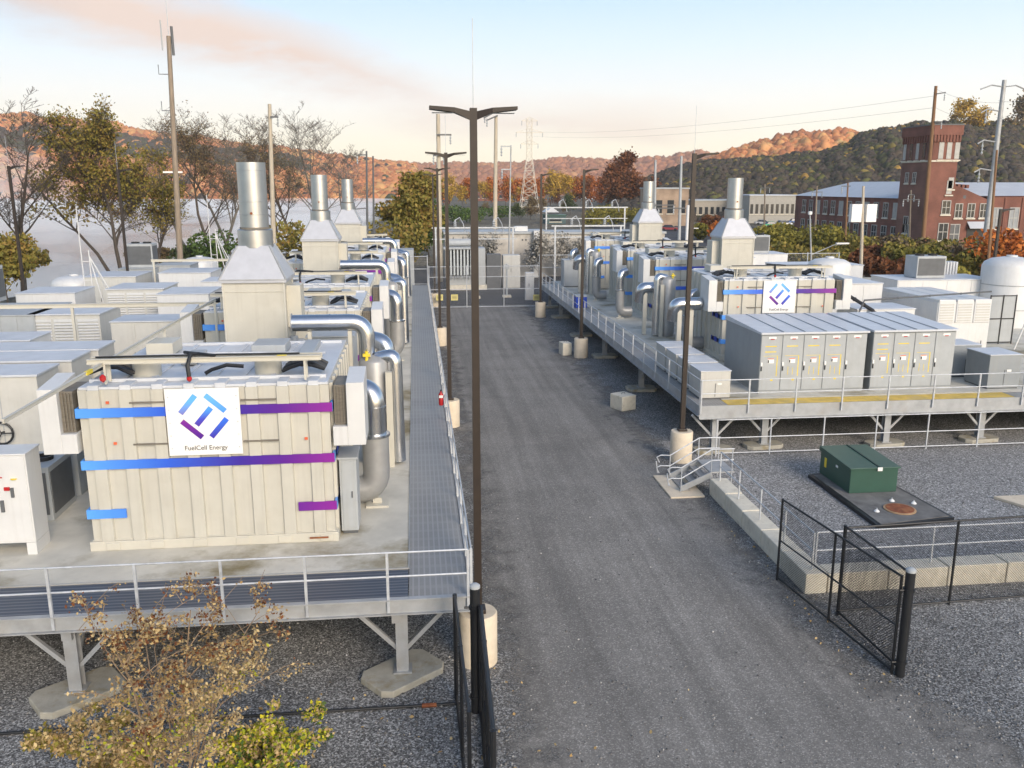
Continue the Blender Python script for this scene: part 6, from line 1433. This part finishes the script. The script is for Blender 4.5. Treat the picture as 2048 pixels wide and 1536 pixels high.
bl = [(1235, 450, 5, 4.6, LF_YGR), (1180, 455, 5, 4.6, LF_YGR), (1205, 440, 4, 4.4, LF_YGR), (1290, 452, 4, 4.5, LF_YGR), (1000, 440, 7, 4, LF_GREEN), (950, 445, 6, 4.4, LF_GREEN), (905, 450, 6, 4.8, LF_GREEN), (880, 455, 5, 5, LF_GREEN), (1430, 475, 4, 4.2, LF_RED), (1400, 480, 3, 3.2, LF_YGR), (1450, 485, 3.5, 3.6, LF_ORG),
      (1530, 515, 4.5, 4.2, LF_YGR), (1560, 505, 4.5, 4.4, LF_YGR), (1590, 510, 4.5, 4.4, LF_YGR), (1620, 515, 4.5, 4.0, LF_YGR), (1650, 515, 4.5, 4.4, LF_YGR), (1680, 520, 4.2, 4.0, LF_YGR), (1570, 540, 3.6, 3.2, LF_OLIVE), (1640, 545, 3.6, 3.0, LF_OLIVE),
      (1720, 525, 3, 3.4, LF_OLIVE), (1750, 535, 3, 2.6, LF_RED), (1790, 540, 3, 3.2, LF_OLIVE), (1830, 545, 3, 3.0, LF_YGR), (1770, 522, 4, 3.6, LF_BRN), (1810, 520, 4, 3.4, LF_OLIVE), (1850, 520, 4, 2.8, LF_BRN), (1880, 530, 4, 3.2, LF_OLIVE), (1920, 525, 4, 3.2, LF_YGR), (1870, 545, 4, 3.2, LF_YGR), (1910, 545, 3.6, 3.4, LF_BRN), (1790, 570, 3.4, 2.8, LF_RED), (1840, 575, 3.4, 2.8, LF_RED), (1740, 560, 3, 3.0, LF_RED), (1890, 572, 3.2, 2.8, LF_YGR), (1935, 560, 3, 3, LF_OLIVE), (1990, 560, 4.2, 5.4, LF_ORG), (2030, 565, 4, 4.2, LF_ORG), (1960, 540, 3, 3.4, LF_YGR)]
for i, (px, py, r, h, lf) in enumerate(bl):
    p = on(px, py); nm = {'yellow_green_autumn': ''}.get('', '')
    cn = {LF_YGR: 'yellow green', LF_GREEN: 'green', LF_RED: 'russet', LF_ORG: 'orange', LF_OLIVE: 'olive', LF_BRN: 'dull brown'}[lf]
    where = 'behind the block building' if 1100 <= px < 1300 else ('behind the power transformer' if px < 1100 else ('near the near right stack' if px < 1500 else ('before the left factory wing' if px < 1700 else ('below the brick tower' if px < 1900 else 'before the right factory wing'))))
    wh = lambda x: 0 if x < 1100 else 1 if x < 1300 else 2 if x < 1500 else 3 if x < 1700 else 4 if x < 1900 else 5
    same = sorted(b[0] for b in bl if b[4] is lf and wh(b[0]) == wh(px)); near_ = ', %s such from left' % ordi[same.index(px)] if len(same) > 1 else ''
    bush('%s bush %s%s' % (cn, where, near_), p, r, h, lf, 200 + i, 1100, .30, G2)
# ------------------------------------------------------------ haze

def volume_box(name, label, a, b, dens, col, aniso=.3):
    m = bpy.data.materials.new(name); m.use_nodes = True; N = m.node_tree.nodes; N.remove(N['Principled BSDF'])
    v = N.new('ShaderNodeVolumePrincipled'); v.inputs['Density'].default_value = dens; v.inputs['Color'].default_value = (*col, 1); v.inputs['Anisotropy'].default_value = aniso
    m.node_tree.links.new(v.outputs[0], N['Material Output'].inputs['Volume'])
    o = MB().box(*a, *b).build(name, m); return tag(o, label, 'mist', None, 'stuff')
def stonemat():
    m, N, K, b = nodes('loose_stone'); b.inputs['Roughness'].default_value = .85; g_ = N.new('ShaderNodeNewGeometry')
    q = ramp(N, [(0, (.06, .06, .06)), (.5, (.16, .155, .15)), (.85, (.30, .295, .28)), (1, (.45, .44, .42))]); K.new(g_.outputs['Random Per Island'], q.inputs[0]); K.new(q.outputs[0], b.inputs['Base Color']); return m
def scatter_stones(n, seed):
    import bmesh
    bm = bmesh.new(); bmesh.ops.create_icosphere(bm, subdivisions=1, radius=1); V0 = np.array([v.co[:] for v in bm.verts]); F0 = np.array([[q.index for q in p.verts] for p in bm.faces]); bm.free()
    rg = np.random.default_rng(seed); y = 11.5 + 17 * rg.uniform(0, 1, n) ** 1.5; x = np.where(rg.uniform(size=n) < .5, rg.uniform(-10, 1.7, n), rg.uniform(9.2, 24, n)); x = np.where(rg.uniform(size=n) < .10, rg.uniform(1, 11, n), x)
    keep = ~((x > 9.8) & (y > 19.4) & (y < 21) | (x > 13.9) & (x < 17.2) & (y > 23.5) & (y < 29.5)); x, y = x[keep], y[keep]; n = len(x)
    sc_ = rg.uniform(.010, .03, (n, 1, 1)) * rg.uniform(.6, 1.2, (n, 1, 3)); V = V0[None] * (1 + rg.normal(0, .15, (n, len(V0), 1))) * sc_ + np.stack([x, y, np.full(n, .015)], 1)[:, None, :]
    o = fastmesh('loose_stones', V.reshape(-1, 3), (F0[None] + (np.arange(n) * len(V0))[:, None, None]).reshape(-1, 3), stonemat()); tag(o, 'loose stones strewn over the near gravel and road edges', 'stones', None, 'stuff')
scatter_stones(11000, 4)
rl = random.Random(12); lm_ = [Vector((rl.gauss(-1.5, 3.2), rl.uniform(12.5, 17.5), .03)) for _ in range(150)] + [Vector((rl.uniform(9.2, 10.4), rl.uniform(15, 26), .03)) for _ in range(50)]
lv_ = leaves('fallen_leaves', lm_, 1, .045, .0, LF_TAN, None, 3); tag(lv_, 'dry fallen leaves scattered on the near gravel', 'leaves', None, 'stuff')
m_ = bpy.data.materials.new('river_mist'); m_.use_nodes = True; N_ = m_.node_tree.nodes; N_.remove(N_['Principled BSDF'])
v_ = N_.new('ShaderNodeVolumePrincipled'); v_.inputs['Density'].default_value = .03; v_.inputs['Color'].default_value = (1, 1, 1, 1); v_.inputs['Anisotropy'].default_value = -.1
m_.node_tree.links.new(v_.outputs[0], N_['Material Output'].inputs['Volume'])
rg_ = random.Random(5); placed = []; mm_ = MB()
def puff(x, y, z, rx_, ry_, rz_):
    for (a, b, c, d) in placed:
        if abs(a - x) < c + rx_ and abs(b - y) < d + ry_: return
    placed.append((x, y, rx_, ry_)); k0 = len(mm_.v); mm_.lathe((0, 0, 0), [(max(.02, math.cos(t)), math.sin(t)) for t in [(-1 + 2 * i / 10) * math.pi / 2 for i in range(11)]], 16)
    for i in range(k0, len(mm_.v)): v = mm_.v[i]; mm_.v[i] = (x + v[0] * rx_, y + v[1] * ry_, z + v[2] * rz_)
puff(-92, 215, 6, 15, 9, 13); puff(-70, 190, 3, 10, 7, 7); puff(-120, 245, 8, 14, 9, 15)
for i in range(900):
    y = rg_.uniform(95, 760); x = rg_.uniform(-40 - y * .62, -34 if y < 160 else -22); s_ = rg_.uniform(.5, 1.2) * (6 + y * .05)
    puff(x, y, -1.5, s_ * 1.5, s_ * .8, rg_.uniform(1.2, 3.6))
tag(mm_.build('mist', m_, smooth=True), 'low white morning mist drifting over the river', 'mist', None, 'stuff')
volume_box('haze', 'thin morning haze filling the valley air', (-2600, -320, -4.5), (3600, 3600, 330), .00012, (1, .99, .98), 0)
